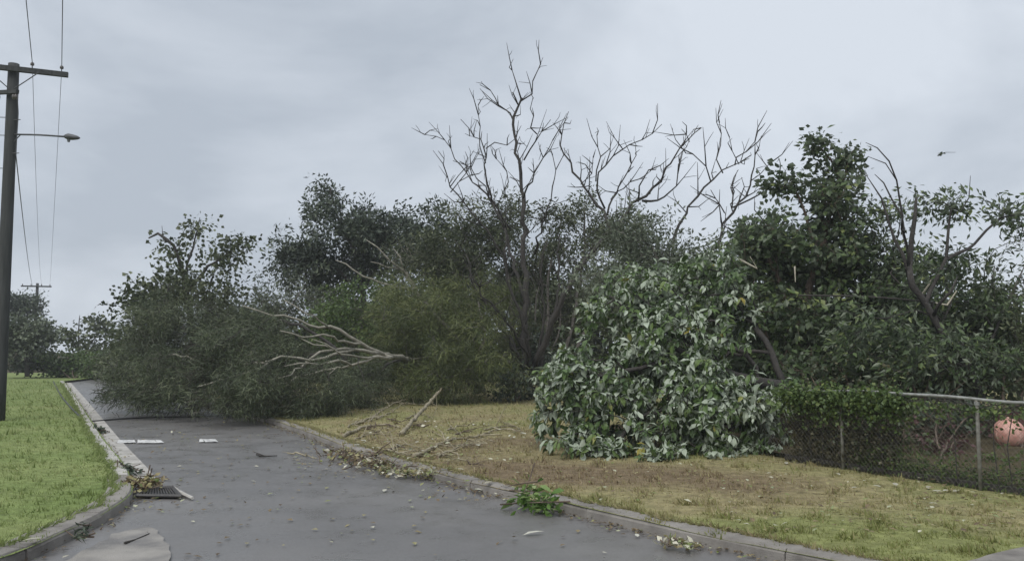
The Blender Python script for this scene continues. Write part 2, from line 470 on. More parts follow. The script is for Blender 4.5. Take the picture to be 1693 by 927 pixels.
def leaf_clumps(mb, tips, tdirs, kind, per, size, spread, droop=0.2, wind=(0, 0, 0), up_bias=0.6, outw=0.6, wscale=1.0, zmin=0.14, tone=0.16):
    n = len(tips)
    ct = 0.45 + tone * rng.normal(size=n)
    k = rng.poisson(per, size=n)
    idx = np.repeat(np.arange(n), k)
    off = np.clip(rng.normal(size=(len(idx), 3)), -1.5, 1.5) * spread * np.array([1, 1, 0.7])
    pos = tips[idx] + off - tdirs[idx] * spread * rng.random((len(idx), 1)) * 1.2
    dirs = unit(rng.normal(size=(len(idx), 3))) + outw * tdirs[idx] + outw * unit(off) + np.array(wind) + np.array([0, 0, -droop])
    ok = pos[:, 2] > zmin
    pos, dirs, idx = pos[ok], dirs[ok], idx[ok]
    s = size * rng.uniform(0.6, 1.35, size=len(idx))
    add_leaves(mb, kind, pos, dirs, s, ct[idx] + 0.14 * rng.normal(size=len(idx)), up_bias, wscale)

def make_tree(name, label, cat, base, limbs, blobs, density, leaf, bark='bark_grey', group=None, r_tip=0.008, bf=0.35,
              arch=0.12, minpl=0.0, wob=0.10, extra_tips=None, seg=0.35, sub=2, crown_name='crown', trunk_name='trunk', twig_bark=None):
    """tree: an Empty at its foot > trunk, branches, crown"""
    root = empty(name, base)
    tag(root, label, cat, group)
    sk = Skel(r_tip)
    for lm in limbs:
        sk.limb(*lm[:3], **(lm[3] if len(lm) > 3 else {}))
    tg = blob_points(blobs, density) if blobs else np.zeros((0, 3))
    if extra_tips is not None: tg = np.vstack([tg, extra_tips])
    if len(tg): sk.grow(tg, bf, seg, wob, arch, minpl)
    tr, br = sk.meshes()
    tips, td = sk.tipdata()
    allt, alld = [tips], [td]
    if leaf:
        jit = leaf.pop('jit', 0.25)
        for _ in range(sub):
            q = tips + np.clip(rng.normal(size=tips.shape), -1.4, 1.4) * jit; q[:, 2] = np.maximum(q[:, 2], .15)
            allt.append(q); alld.append(unit(q - tips + td * .2))
            st_ = tips - td * .1
            for a_, b_ in zip(st_, q): br.tube([a_, (a_ + b_) / 2 + [0, 0, .04], b_], [r_tip * .8, r_tip * .7, r_tip * .4], 3, cap=False)
    if tr.n: tr.build(trunk_name, M[bark], root, smooth=True)
    if br.n: tag(br.build('branches', M[twig_bark or bark], root, smooth=True), kind='stuff')
    if leaf:
        mb = MB()
        mat = leaf.pop('mat')
        leaf_clumps(mb, np.vstack(allt), np.vstack(alld), **leaf)
        tag(mb.build(crown_name, M[mat], root), kind='stuff')
    return root, sk

# ------------------------------------------------------------------ the setting
def ground_sheet(name, poly, mat, zfun, tintfun, step, ymax_fine=30.0):
    poly = [np.asarray(p[:2], float) for p in poly]
    xs = np.array(poly); x0, y0 = xs.min(0); x1, y1 = xs.max(0)
    pts = list(map(tuple, xs)); nb = len(pts)
    def inside(px, py):
        c = np.zeros(px.shape, bool); j = nb - 1
        for i in range(nb):
            xi, yi = xs[i]; xj, yj = xs[j]
            cond = ((yi > py) != (yj > py)) & (px < (xj - xi) * (py - yi) / (yj - yi + 1e-12) + xi)
            c ^= cond; j = i
        return c
    gx, gy = np.meshgrid(np.arange(x0, x1, step), np.arange(y0, y1, step))
    gx = (gx + rng.uniform(-.3, .3, gx.shape) * step).ravel(); gy = (gy + rng.uniform(-.3, .3, gy.shape) * step).ravel()
    keep = inside(gx, gy) & ((gy < ymax_fine) | (rng.random(gx.shape) < 0.12)) & ((np.abs(gx) < 25) | (rng.random(gx.shape) < 0.12))
    v2 = [Vector(p) for p in pts] + [Vector((a, b)) for a, b in zip(gx[keep], gy[keep])]
    ed = [(i, (i + 1) % nb) for i in range(nb)]
    vo, eo, fo, *_ = delaunay_2d_cdt(v2, ed, [], 1, 1e-4)
    V = np.array([(p.x, p.y, 0) for p in vo]); V[:, 2] = [zfun(a, b) for a, b in V[:, :2]]
    mb = MB(); F = np.array([f for f in fo if len(f) == 3])
    a, b, c = V[F[:, 0]], V[F[:, 1]], V[F[:, 2]]
    flip = np.cross(b - a, c - a)[:, 2] < 0
    F[flip] = F[flip][:, ::-1]
    mb.add(V, [F], np.array([tintfun(a, b) for a, b in V[:, :2]]))
    return tag(mb.build(name, mat, smooth=True), kind='structure'), inside

# kerb lines on the road surface, from the near end to the far end
RK = [gp(u, v)[:2] for u, v in [(1760, 1046), (1500, 978), (1290, 930), (1100, 888), (940, 850), (830, 823), (730, 797), (620, 765), (550, 739), (480, 712), (425, 695), (330, 668), (255, 648), (205, 634)]]
LK = [gp(u, v)[:2] for u, v in [(-330, 1010), (-160, 985), (20, 937), (90, 905), (150, 876), (190, 853), (212, 836), (219, 820), (214, 800), (205, 780), (165, 725), (132, 672), (114, 645), (106, 633)]]
RKs = spline(np.array([[*p, 0] for p in RK]), 0.25)[:, :2]
LKs = spline(np.array([[*p, 0] for p in LK]), 0.2)[:, :2]
KERB_H = 0.12

def nz(x, y, s=1.0, o=0.0):
    return noise.noise(Vector((x * s + o, y * s - o, o)))

# far ground to the horizon
mb = MB(); S = 900.0
mb.add([[-S, -S, -0.06], [S, -S, -0.06], [S, S, -0.06], [-S, S, -0.06]], [np.array([[0, 1, 2, 3]])], 0.6)
tag(mb.build('ground', M['soil']), kind='structure')

# road: near crossing area plus the street running away
far_l, far_r = LKs[-1], RKs[-1]
road_poly = [(-60, -25), (60, -25), (60, RK[0][1] - 3.0)] + [tuple(p) for p in RKs] + [(far_r[0] - 6, far_r[1] + 9), (far_l[0] - 10, far_l[1] + 9)] + [tuple(p) for p in LKs[::-1]] + [(-60, LK[0][1])]
rp = [(float(p[0]), float(p[1])) for p in road_poly]
road, _ = ground_sheet('road', rp, M['asphalt'], lambda x, y: 0.012 * nz(x, y, 0.25), lambda x, y: 0.5, 0.9)

# left lawn and right verge
lawn_poly = [tuple(p) for p in LKs] + [(far_l[0] - 4, 70), (-80, 70), (-80, LK[0][1])]
def z_left(x, y): return KERB_H - 0.005 + 0.02 * nz(x, y, 0.7, 3) + 0.012 * nz(x, y, 2.6, 5)
lawn, in_lawn = ground_sheet('lawn', lawn_poly, M['lawn'], z_left, lambda x, y: 0.3 + 0.35 * nz(x, y, 0.5, 9), 0.3, 32)
verge_poly = [tuple(p) for p in RKs] + [(far_r[0], 75), (90, 75), (90, RK[0][1] - 1.0)]
def patch(x, y, u, v, r):
    g = gp(u, v, 0.12); return math.exp(-((x - g[0])**2 + (y - g[1])**2) / (r * r))
def dryness(x, y):
    d = 0.42 + 0.3 * nz(x, y, 0.45, 2)
    d += 0.45 * patch(x, y, 880, 770, 1.6) + 0.35 * patch(x, y, 760, 730, 2.0) + 0.25 * patch(x, y, 1000, 790, 1.6) + 0.3 * patch(x, y, 1200, 790, 1.5)
    d -= 0.5 * patch(x, y, 1500, 905, 1.3) + 0.45 * patch(x, y, 1250, 880, 0.8) + 0.35 * patch(x, y, 1700, 790, 1.5) + 0.3 * patch(x, y, 960, 840, 0.7)
    return min(1.0, max(0.0, d))
def z_right(x, y): return KERB_H - 0.005 + 0.03 * nz(x, y, 0.6, 1) + 0.015 * nz(x, y, 2.4, 4)
verge, in_verge = ground_sheet('verge', verge_poly, M['verge'], z_right, dryness, 0.3, 30)

def kerb(line, width, mat, name, seg_len, gutter=0.0, gutter_mat=None, end_y=60):
    """concrete kerb: separate cast segments with open joints, on the lawn side of `line`"""
    root = empty(name); tag(root, kind='structure')
    d = np.gradient(line, axis=0); d = unit(d)
    nrm = np.stack([-d[:, 1], d[:, 0]], 1) * SIDE
    cum = np.concatenate([[0], np.cumsum(np.linalg.norm(np.diff(line, axis=0), axis=1))])
    total = cum[-1]; s = 0.0
    def ev(t): return np.array([np.interp(t, cum, line[:, k]) for k in (0, 1)]), unit(np.array([np.interp(t, cum, nrm[:, k]) for k in (0, 1)]))
    while s < total - 0.3:
        L_ = min(seg_len * rng.uniform(0.9, 1.1), total - s)
        n = max(2, int(L_ / 0.25) + 1)
        mb = MB(); ring = []
        dz = rng.normal() * 0.004; dn = rng.normal() * 0.006
        prof = [(-0.005, -0.05), (0.0, KERB_H * 0.75), (0.03, KERB_H + 0.012), (width, KERB_H + 0.018), (width, -0.05)]
        for t in np.linspace(s + 0.006, s + L_ - 0.006, n):
            p, q = ev(t)
            ring.append([[p[0] + q[0] * (a + dn), p[1] + q[1] * (a + dn), z + dz] for a, z in prof])
        V = np.array(ring).reshape(-1, 3); K = len(prof)
        i = np.arange(n - 1)[:, None] * K; j = np.arange(K)[None]; k = (j + 1) % K
        F = np.stack([i + j, i + k, i + K + k, i + K + j], -1).reshape(-1, 4)
        if SIDE < 0: F = F[:, ::-1]
        mb.add(V, [F, np.arange(K)[None, ::-1], (np.arange(K) + (n - 1) * K)[None]])
        mb.build('kerb_segment', mat, root)
        if gutter:
            mb = MB(); ring = []
            for t in np.linspace(s + 0.004, s + L_ - 0.004, n):
                p, q = ev(t)
                ring.append([[p[0] - q[0] * 0.004, p[1] - q[1] * 0.004, 0.02], [p[0] - q[0] * gutter, p[1] - q[1] * gutter, 0.022]])
            V = np.array(ring).reshape(-1, 3); i = np.arange(n - 1) * 2
            F = np.stack([i, i + 1, i + 3, i + 2], -1)
            if SIDE > 0: F = F[:, ::-1]
            mb.add(V, [F]); mb.build('gutter_tray', gutter_mat or mat, root)
        s += L_
    return root
SIDE = -1.0
kerb(RKs, 0.24, M['concrete_old'], 'kerb_right', 2.4)
SIDE = 1.0
i_ret = int(np.argmin(np.linalg.norm(LKs - LK[8], axis=1)))
kerb(LKs[:i_ret + 1], 0.30, M['concrete_old'], 'kerb_corner', 1.6)
kerb(LKs[i_ret:], 0.22, M['concrete'], 'kerb_left', 2.4, gutter=0.36)
# right kerb: SIDE is the sign that puts the concrete on the verge
# concrete apron in the foreground and a driveway corner
def flat_patch(name, pts, mat, z, jag=0.04):
    P_ = spline(np.array([[p[0], p[1], z] for p in pts + pts[:1]]), 0.15)[:-1]
    P_[:, :2] += rng.normal(size=(len(P_), 2)) * jag
    c = P_.mean(0)
    mb = MB(); n = len(P_); i = np.arange(n)
    mb.add(np.vstack([P_, c[None]]), [np.stack([i, (i + 1) % n, np.full(n, n)], -1)])
    return tag(mb.build(name, mat, smooth=False), kind='structure')
flat_patch('concrete_apron', [gp(u, v) for u, v in [(40, 975), (105, 931), (160, 900), (198, 882), (232, 874), (258, 880), (274, 898), (284, 930), (280, 990), (200, 1040), (40, 1040)]], M['apron'], 0.022, .035)
flat_patch('driveway', [gp(u, v, .14) for u, v in [(1600, 935), (1650, 918), (1720, 908), (1800, 930), (1800, 1000), (1660, 975)]], M['concrete_old'], 0.175, 0.01)

# painted dashes across the street
def dash(pts, z=0.024):
    q = np.array([gp(u, v, z) for u, v in pts])
    n = 9; t = np.linspace(0, 1, n)[:, None]
    a = q[0] + (q[1] - q[0]) * t; b = q[3] + (q[2] - q[3]) * t
    a[:, :2] += rng.normal(size=(n, 2)) * 0.02; b[:, :2] += rng.normal(size=(n, 2)) * 0.02
    mb = MB(); i = np.arange(n - 1); mb.add(np.vstack([b, a]), [np.stack([i, i + 1, i + 1 + n, i + n], -1)])
    return tag(mb.build('road_marking', M['paint']), kind='structure')
dash([(192, 727), (222, 726.5), (224, 731), (194, 732)])
dash([(226, 726.5), (268, 726.5), (270, 731.5), (228, 731.5)])
dash([(330, 725), (358, 725), (361, 730), (331, 730)])

# ------------------------------------------------------------------ grass blades (uncountable)
def grass(name, inside, ylo, yhi, xlo, xhi, n, hgt, zf, mat, tintf, label, keepf=None):
    # more blades per square metre close by, larger ones farther off
    y = ylo * (yhi / ylo) ** rng.random(n * 3)
    x = rng.uniform(-1, 1, n * 3) * (y * 0.64) 
    ok = (x > xlo) & (x < xhi) & inside(x, y)
    x, y = x[ok][:n], y[ok][:n]
    z = np.array([zf(a, b) for a, b in zip(x, y)]) - 0.005
    tn = np.array([tintf(a, b) for a, b in zip(x, y)])
    pos = np.stack([x, y, z], 1)
    d = rng.normal(size=pos.shape) * 0.55 + np.array([-0.25, 0, 1.0]); d[:, 2] = np.abs(d[:, 2]) + 0.25
    tuft = np.array([max(0.0, nz(a, b, 3.3, 6) + .1) for a, b in zip(x, y)])
    s = hgt * rng.uniform(0.5, 1.5, len(x)) * (0.7 + y / 30) * (.65 + 2.2 * tuft)
    mb = MB(); add_leaves(mb, 'blade', pos, d, s, tn + 0.22 * rng.normal(size=len(x)), 0.1, 2.2)
    return tag(mb.build(name, mat), label, 'grass', kind='stuff')
def edge_grass(name, label, line, side, n, mat, smax):
    cum = np.concatenate([[0], np.cumsum(np.linalg.norm(np.diff(line, axis=0), axis=1))])
    t = rng.uniform(0, min(smax, cum[-1]), n)
    d = unit(np.gradient(line, axis=0)); nr = np.stack([-d[:, 1], d[:, 0]], 1) * side
    w = np.array([.20 + .10 * nz(a, 0, 1.7, 8) + .05 * nz(a, 3, 6, 8) for a in t]) + np.abs(rng.normal(size=n)) * .05
    px_, py_ = [np.interp(t, cum, line[:, k]) for k in (0, 1)]; nx, ny = [np.interp(t, cum, nr[:, k]) for k in (0, 1)]
    pos = np.stack([px_ + nx * w, py_ + ny * w, np.full(n, KERB_H + .012)], 1)
    dr_ = rng.normal(size=(n, 3)) * .5 + np.stack([-nx * .7, -ny * .7, np.full(n, .6)], 1)
    mb = MB(); add_leaves(mb, 'blade', pos, dr_, .065 * rng.uniform(.5, 1.5, n), .45 + .25 * rng.normal(size=n), .1, 1.6)
    return tag(mb.build(name, mat), label, 'grass', kind='stuff')
edge_grass('edge_grass', 'ragged green grass creeping over the left kerb', LKs, 1.0, 9000, M['blade_lush'], 45)
edge_grass('edge_grass', 'ragged dry grass creeping over the right kerb', RKs, -1.0, 9000, M['blade_dry'], 26)
grass('lawn_grass', in_lawn, 7.5, 50, -40, 0, 60000, 0.035, z_left, M['blade_lush'], lambda x, y: 0.45 + 0.35 * nz(x, y, 0.5, 9), 'short lush green mown grass left of the road')
grass('verge_grass', in_verge, 6.5, 34, -12, 30, 90000, 0.035, z_right, M['blade_dry'], lambda x, y: dryness(x, y), 'dry patchy straw coloured grass of the right verge')

# ------------------------------------------------------------------ fence
FA, FB = gp(1390, 775, 0.12), gp(1693, 822, 0.12)
fdir = unit((FB - FA)[None])[0]; fdir[2] = 0; fdir = fdir / np.linalg.norm(fdir)
fnr = np.array([-fdir[1], fdir[0], 0])          # away from the street
if fnr[1] < 0: fnr = -fnr
def fence_x(u):
    """distance along the fence line from FA seen at photo column u"""
    r = (u - 846.5) / FPX
    # column u is the plane x = r * depth/..., solved along the line
    lo, hi = -12.0, 12.0
    for _ in range(60):
        m_ = (lo + hi) / 2; p = FA + fdir * m_; d = (p[1] * CP + (0.7 - EYE) * SP)
        if p[0] / d < r: lo = m_
        else: hi = m_
    return lo
s_posts = [fence_x(1392), fence_x(1618)]
gap = s_posts[1] - s_posts[0]
FH = 1.17
fence = empty('chain_link_fence', FA)
tag(fence, 'low galvanised chain link fence with pipe top rail, overgrown by vine', 'fence')
S0, S1 = fence_x(1290), s_posts[1] + 1.6 * gap
for k in (0, 1, 2):
    p = FA + fdir * (s_posts[0] + k * gap)
    mb = MB(); z0 = 0.02
    mb.tube([[p[0], p[1], z0], [p[0], p[1], 0.12 + FH - 0.02]], 0.024, 10)
    po = mb.build('post', M['galv_old'], fence, smooth=True)
    mb = MB(); mb.tube([[p[0], p[1], 0.12 + FH - 0.085], [p[0], p[1], 0.12 + FH - 0.04]], [0.034, 0.034], 10); mb.build('clamp', M['galv'], po)
mb = MB()
rl = [FA + fdir * s + np.array([0, 0, FH + 0.018 * math.sin(s * 1.7) + .008 * math.sin(s * 4.1)]) for s in np.linspace(S0, S1, 24)]
mb.tube(rl, 0.021, 10); mb.build('top_rail', M['galv'], fence, smooth=True)
mb = MB(); pitch = 0.075; h = FH - 0.10
nrmv = fnr * 0.006
for k in range(int(S0 / pitch) - 16, int(S1 / pitch) + 1):
    for sgn in (1, -1):
        a, b = (k * pitch, k * pitch + h) if sgn > 0 else (k * pitch + h, k * pitch)
        za, zb = 0.06, 0.06 + h
        lo, hi = min(a, b), max(a, b)
        if hi < S0 or lo > S1: continue
        mb.tube([FA + fdir * a + [0, 0, za - 0.02] - nrmv * sgn - fnr * 0.03, FA + fdir * b + [0, 0, zb] - nrmv * sgn - fnr * 0.03], 0.0015, 3, cap=False)
tag(mb.build('chain_link_mesh', M['galv_old'], fence), kind='stuff')
mb = MB()
pl0, pl1 = FA + fdir * S0 + fnr * 0.10, FA + fdir * S1 + fnr * 0.10
R3 = np.stack([fdir, fnr, [0, 0, 1]], 1)
mb.box((pl0 + pl1) / 2 + [0, 0, -0.02], (np.linalg.norm(pl1 - pl0), 0.05, 0.22), R3)
mb.build('bottom_board', M['bark_dark'], fence)

garden = [FA + fdir * (S0 - 6) + fnr * .2, FA + fdir * (S1 + 6) + fnr * .2, FA + fdir * (S1 + 6) + fnr * 14, FA + fdir * (S0 - 6) + fnr * 14]
mb = MB(); gs, gt = 30, 22; GV = []
for a in np.linspace(S0 - 6, S1 + 6, gs):
    for b in np.linspace(.18, 14, gt):
        q = FA + fdir * a + fnr * b; GV.append([q[0], q[1], .19 + .03 * nz(q[0], q[1], 1.1, 3)])
i = np.arange(gs - 1)[:, None] * gt; j = np.arange(gt - 1)[None]
mb.add(GV, [np.stack([i + j, i + gt + j, i + gt + j + 1, i + j + 1], -1).reshape(-1, 4)], .55)
tag(mb.build('garden_bed', M['soil'], smooth=True), kind='structure')
# vine over the left half of the fence and hedge strip behind its right half
def strip_leaves(name, label, cat, s0, s1, off, zc, hz, dz, n, mat, size, stem_r=0.01, droop=0.6, kind='diamond'):
    base = FA + fdir * (s0 + s1) / 2 + fnr * off; base[2] = 0.12
    root = empty(name, base); tag(root, label, cat)
    mb = MB()
    for k in range(7):
        ss = np.linspace(s0, s1, 26); a = rng.random() * 6
        mb.tube([FA + fdir * s + fnr * (off + 0.06 * math.sin(s * 3 + a)) + [0, 0, zc - 0.12 + 0.08 * math.sin(s * 2.3 + a * 2) + rng.normal() * 0.02] for s in ss], stem_r, 4)
    for s in rng.uniform(s0 + .1, s1 - .1, int((s1 - s0) * 1.6)):
        p = FA + fdir * s + fnr * off
        mb.tube([[p[0], p[1], 0.05], [p[0] + rng.normal() * .05, p[1], zc * 0.6], [p[0] + rng.normal() * .08, p[1], zc]], [0.009, 0.007, 0.005], 5)
    mb.build('stem', M['bark_dark'], root)
    s = rng.uniform(s0, s1, n)
    lump = np.array([0.5 + 0.9 * nz(a, 0, 2.1, 4) for a in s])
    big = np.array([nz(a, 2, .9, 11) for a in s])
    zz = zc + big * hz * 1.6 + (rng.normal(size=n) * hz) * (0.5 + 1.2 * np.abs(lump)) - np.abs(rng.normal(size=n)) * dz * (rng.random(n) < 0.5)
    pos = FA + fdir * s[:, None] + fnr * (off + rng.normal(size=n) * 0.13)[:, None]; pos[:, 2] = np.maximum(0.14, zz)
    mb = MB(); d = rng.normal(size=(n, 3)) + np.array([0, -0.4, -droop])
    add_leaves(mb, kind, pos, d, size * rng.uniform(.6, 1.3, n), 0.5 + 0.22 * rng.normal(size=n) + 0.25 * (lump - .5), 0.5, 1.4)
    tag(mb.build('foliage', M[mat], root), kind='stuff')
    return root
strip_leaves('vine', 'green creeper draped over the fence top between fallen tree and bare rail', 'vine', fence_x(1290), fence_x(1500), 0.02, FH + 0.05, 0.07, 0.17, 5600, 'lf_vine', 0.06)
strip_leaves('creeper', 'thin creeper strands trailing along the bare fence rail to the right edge', 'vine', fence_x(1495), fence_x(1693) + 1.0, 0.05, FH + .02, 0.035, 0.12, 900, 'lf_vine', 0.055, stem_r=.005)
strip_leaves('clipped_hedge', 'low green hedge top showing above the bare fence rail', 'hedge', fence_x(1540) - .6, fence_x(1693) + 5.0, 6.4, 0.9, 0.10, 0.22, 9000, 'lf_vine', 0.06)
strip_leaves('dry_creeper', 'brownish creeper curtain hanging on the fence beside the fallen tree', 'vine', fence_x(1300), fence_x(1470), 0.22, 0.62, 0.34, 0.2, 5200, 'lf_brown', 0.055)

# ------------------------------------------------------------------ utility poles and lines
def utility_pole(name, label, foot, top, r0, r1, arm, detail=True):
    root = empty(name, foot); tag(root, label, 'utility pole')
    foot, top = np.array(foot), np.array(top)
    mb = MB(); mb.tube(foot + (top - foot) * np.linspace(0, 1, 9)[:, None], np.linspace(r0, r1, 9), 14); mb.build('shaft', M['pole_wood'], root, smooth=True)
    arm_dir = np.array([*arm[:3]]); arm_dir = arm_dir / np.linalg.norm(arm_dir)
    dep = np.cross([0, 0, 1.0], arm_dir); R = np.stack([arm_dir, dep / np.linalg.norm(dep), np.cross(arm_dir, dep)], 1)
    return root, arm_dir, R, dep
PD = 22.0
p_foot = gp(-3, 702, 0.1); p_foot = at(-4, 700, PD); p_foot[2] = 0.0
p_top = at(23, 106, PD); 
p_top[1] = PD
pole, adir, R, dep = utility_pole('utility_pole', 'tall dark timber power pole with crossarm and street lamp left of road', p_foot, p_top, 0.17, 0.135, (1, 0.35, -0.02))
def on_pole(v):
    f = (v - 106) / (700 - 106); return p_top + (p_foot - p_top) * f
front = np.array([dep[0], dep[1], 0]); front = front / np.linalg.norm(front)
if front[1] > 0: front = -front
c = on_pole(118) + front * 0.20
armL = 1.33
mb = MB(); mb.box(c, (armL * 2, 0.11, 0.13), R); mb.build('crossarm', M['pole_wood'], pole)
pins = []
for k, t in enumerate((-1.22, -0.55, 0.47, 1.17)):
    q = c + adir * t
    mb = MB(); mb.tube([q + [0, 0, 0.06], q + [0, 0, 0.14], q + [0, 0, 0.15], q + [0, 0, 0.20], q + [0, 0, 0.23]], [0.012, 0.012, 0.045, 0.05, 0.03], 10)
    mb.build('insulator', M['ceramic'], pole, smooth=True); pins.append(q + [0, 0, 0.21])
for sg in (-1, 1):
    mb = MB(); mb.tube([c + adir * sg * 0.62 + [0, 0, -0.06] + front * .06, on_pole(150) + front * 0.17 + adir * sg * 0.08], 0.014, 6); mb.build('brace', M['steel'], pole)
c2 = on_pole(158) + front * 0.05; 
a2 = unit(np.array([[1, -0.5, -0.12]]))[0]; d2 = np.cross([0, 0, 1.0], a2); d2 /= np.linalg.norm(d2)
R2 = np.stack([a2, d2, np.cross(a2, d2)], 1)
mb = MB(); mb.box(c2 - d2 * 0.18, (1.02, 0.09, 0.10), R2); mb.build('lower_crossarm', M['pole_wood'], pole)
for t in (-0.40, -0.28, 0.36, 0.46):
    q = c2 - d2 * 0.18 + a2 * t
    mb = MB(); mb.tube([q + [0, 0, -0.04], q + [0, 0, -0.12], q + [0, 0, -0.2]], [0.02, 0.045, 0.025], 8); mb.build('insulator', M['ceramic'], pole, smooth=True)
# lamp
l0 = on_pole(226) + np.array([0.12, -0.05, 0]); l1 = at(106, 226, PD - .1); l2 = at(132, 229, PD - .1)
mb = MB(); mb.tube(spline([l0, (l0 + l1) / 2 + [0, 0, 0.015], l1], 0.2), 0.024, 8); mb.build('lamp_arm', M['steel'], pole, smooth=True)
mb = MB(); mb.tube([l1 + (l2 - l1) * t + [0, 0, 0.01] for t in (0, .08, .25, .55, .85, 1.0)], [0.03, 0.055, 0.085, 0.075, 0.05, 0.02], 10)
lh = mb.build('lamp_head', M['steel'], pole, smooth=True)
mb = MB(); mb.tube([l1 + (l2 - l1) * .3 + [0, 0, -.05], l1 + (l2 - l1) * .3 + [0, 0, -.13]], [0.05, 0.03], 8); mb.build('lamp_lens', M['lamp_glass'], lh)
mb = MB(); mb.tube([on_pole(238) + [0.12, -0.05, 0], on_pole(226) + [0.3, -0.05, 0]], 0.014, 6); mb.build('arm_brace', M['steel'], pole)
for v, sg in ((198, -1), (202, 1), (228, -1), (258, 1), (283, -1)):
    q = on_pole(v); mb = MB(); mb.tube([q + [sg * 0.1, -0.08, 0], q + [sg * 0.30, -0.1, 0]], 0.011, 6); mb.build('step_peg', M['steel'], pole)
mb = MB(); mb.tube(spline([on_pole(165) + [.17, -.06, 0], on_pole(190) + [.21, -.06, 0], on_pole(230) + [.20, -.06, 0], on_pole(262) + [.2, -.06, 0]], .3), 0.012, 6); mb.build('conduit', M['wire'], pole)

f_top = at(62, 468, 90); f_foot = f_top.copy(); f_foot[2] = -0.05
fpole, fad, FR, _ = utility_pole('utility_pole', 'small far power pole rising behind dark tree at street end', f_foot, f_top, 0.18, 0.14, (1, 0.3, 0))
fc = f_top + [0, 0, -0.35]
mb = MB(); mb.box(fc + [0, -0.2, 0], (2.9, 0.13, 0.15), FR); mb.build('crossarm', M['pole_wood'], fpole)
fp = []
for t in (-1.3, -.5, .5, 1.3):
    q = fc + [0, -0.2, 0] + fad * t
    mb = MB(); mb.tube([q + [0, 0, .07], q + [0, 0, .16], q + [0, 0, .26]], [.03, .06, .03], 8); mb.build('insulator', M['ceramic'], fpole); fp.append(q + [0, 0, .24])

def cable(label, a, b, sag, r, mat='wire', n=28, name='power_line'):
    a, b = np.array(a), np.array(b); t = np.linspace(0, 1, n)[:, None]
    pts = a + (b - a) * t - np.array([0, 0, 1]) * sag * 4 * t * (1 - t)
    mb = MB(); mb.tube(pts, r, 5)
    return tag(mb.build(name, M[mat], origin=a), label, 'power line', 'overhead power lines')
names_ = ['outer left', 'inner left', 'inner right', 'outer right']
for k in (2, 3):
    wv = np.array([-p_top[0] * 1.0, -p_top[1], 0]); 
    cable('overhead wire from %s insulator up over the camera' % names_[k], pins[k], pins[k] + np.array([0.535, -1, 0]) * 40 + [0, 0, 0.1], 0.35, 0.010)
    cable('thin wire running from %s insulator to the far pole' % names_[k], pins[k], fp[k], 1.0, 0.007)
cable('service cable sagging from pole mid height to the far pole', on_pole(262) + [.2, -.06, 0], fp[1] + [0.2, 0, -0.3], 0.5, 0.014)

# ------------------------------------------------------------------ trees
def A(*pts):
    return [at(*p) for p in pts]

# -- dead bare tree, traced limb by limb
def dead_tree(name, label, foot, limbs, bark, thin=1.0, twigs=60, twig_blobs=None):
    root = empty(name, foot); tag(root, label, 'tree')
    allp = []
    for i, (pts, r0, r1) in enumerate(limbs):
        p = spline(pts, 0.3); p = p + np.vstack([np.zeros(3), rng.normal(size=(len(p) - 1, 3)) * 0.05])
        mb = MB(); mb.tube(p, np.linspace(r0 * .84, max(.011, r1 * .85), len(p)) * (1 + .06 * rng.normal(size=len(p))) * thin, 7 if r0 > .04 else 5, rough=0.04)
        # short dead spurs that belong to the limb
        for k in range(int(len(p) * 0.75)):
            j = rng.integers(len(p) // 3, len(p)); d = unit((rng.normal(size=3) + np.array([0, 0, .8]) + 1.2 * (p[min(j + 1, len(p) - 1)] - p[j - 1]))[None])[0]
            L_ = rng.uniform(.35, 1.6) * (1 - .45 * j / len(p)); q = p[j]; m_ = q + d * L_ * .5 + rng.normal(size=3) * .07; e_ = q + d * L_ + [0, 0, .12 * L_]
            mb.tube([q, m_, e_], [0.022, 0.016, 0.007], 4)
            if L_ > .5:
                d2 = unit((d + rng.normal(size=3) * .8)[None])[0]; mb.tube([m_, m_ + d2 * L_ * .3 + rng.normal(size=3) * .03, m_ + d2 * L_ * .5], [0.012, 0.010, 0.007], 3)
        mb.build('trunk' if i == 0 else 'limb', M[bark], root, smooth=True)
    return root
D = 31.0
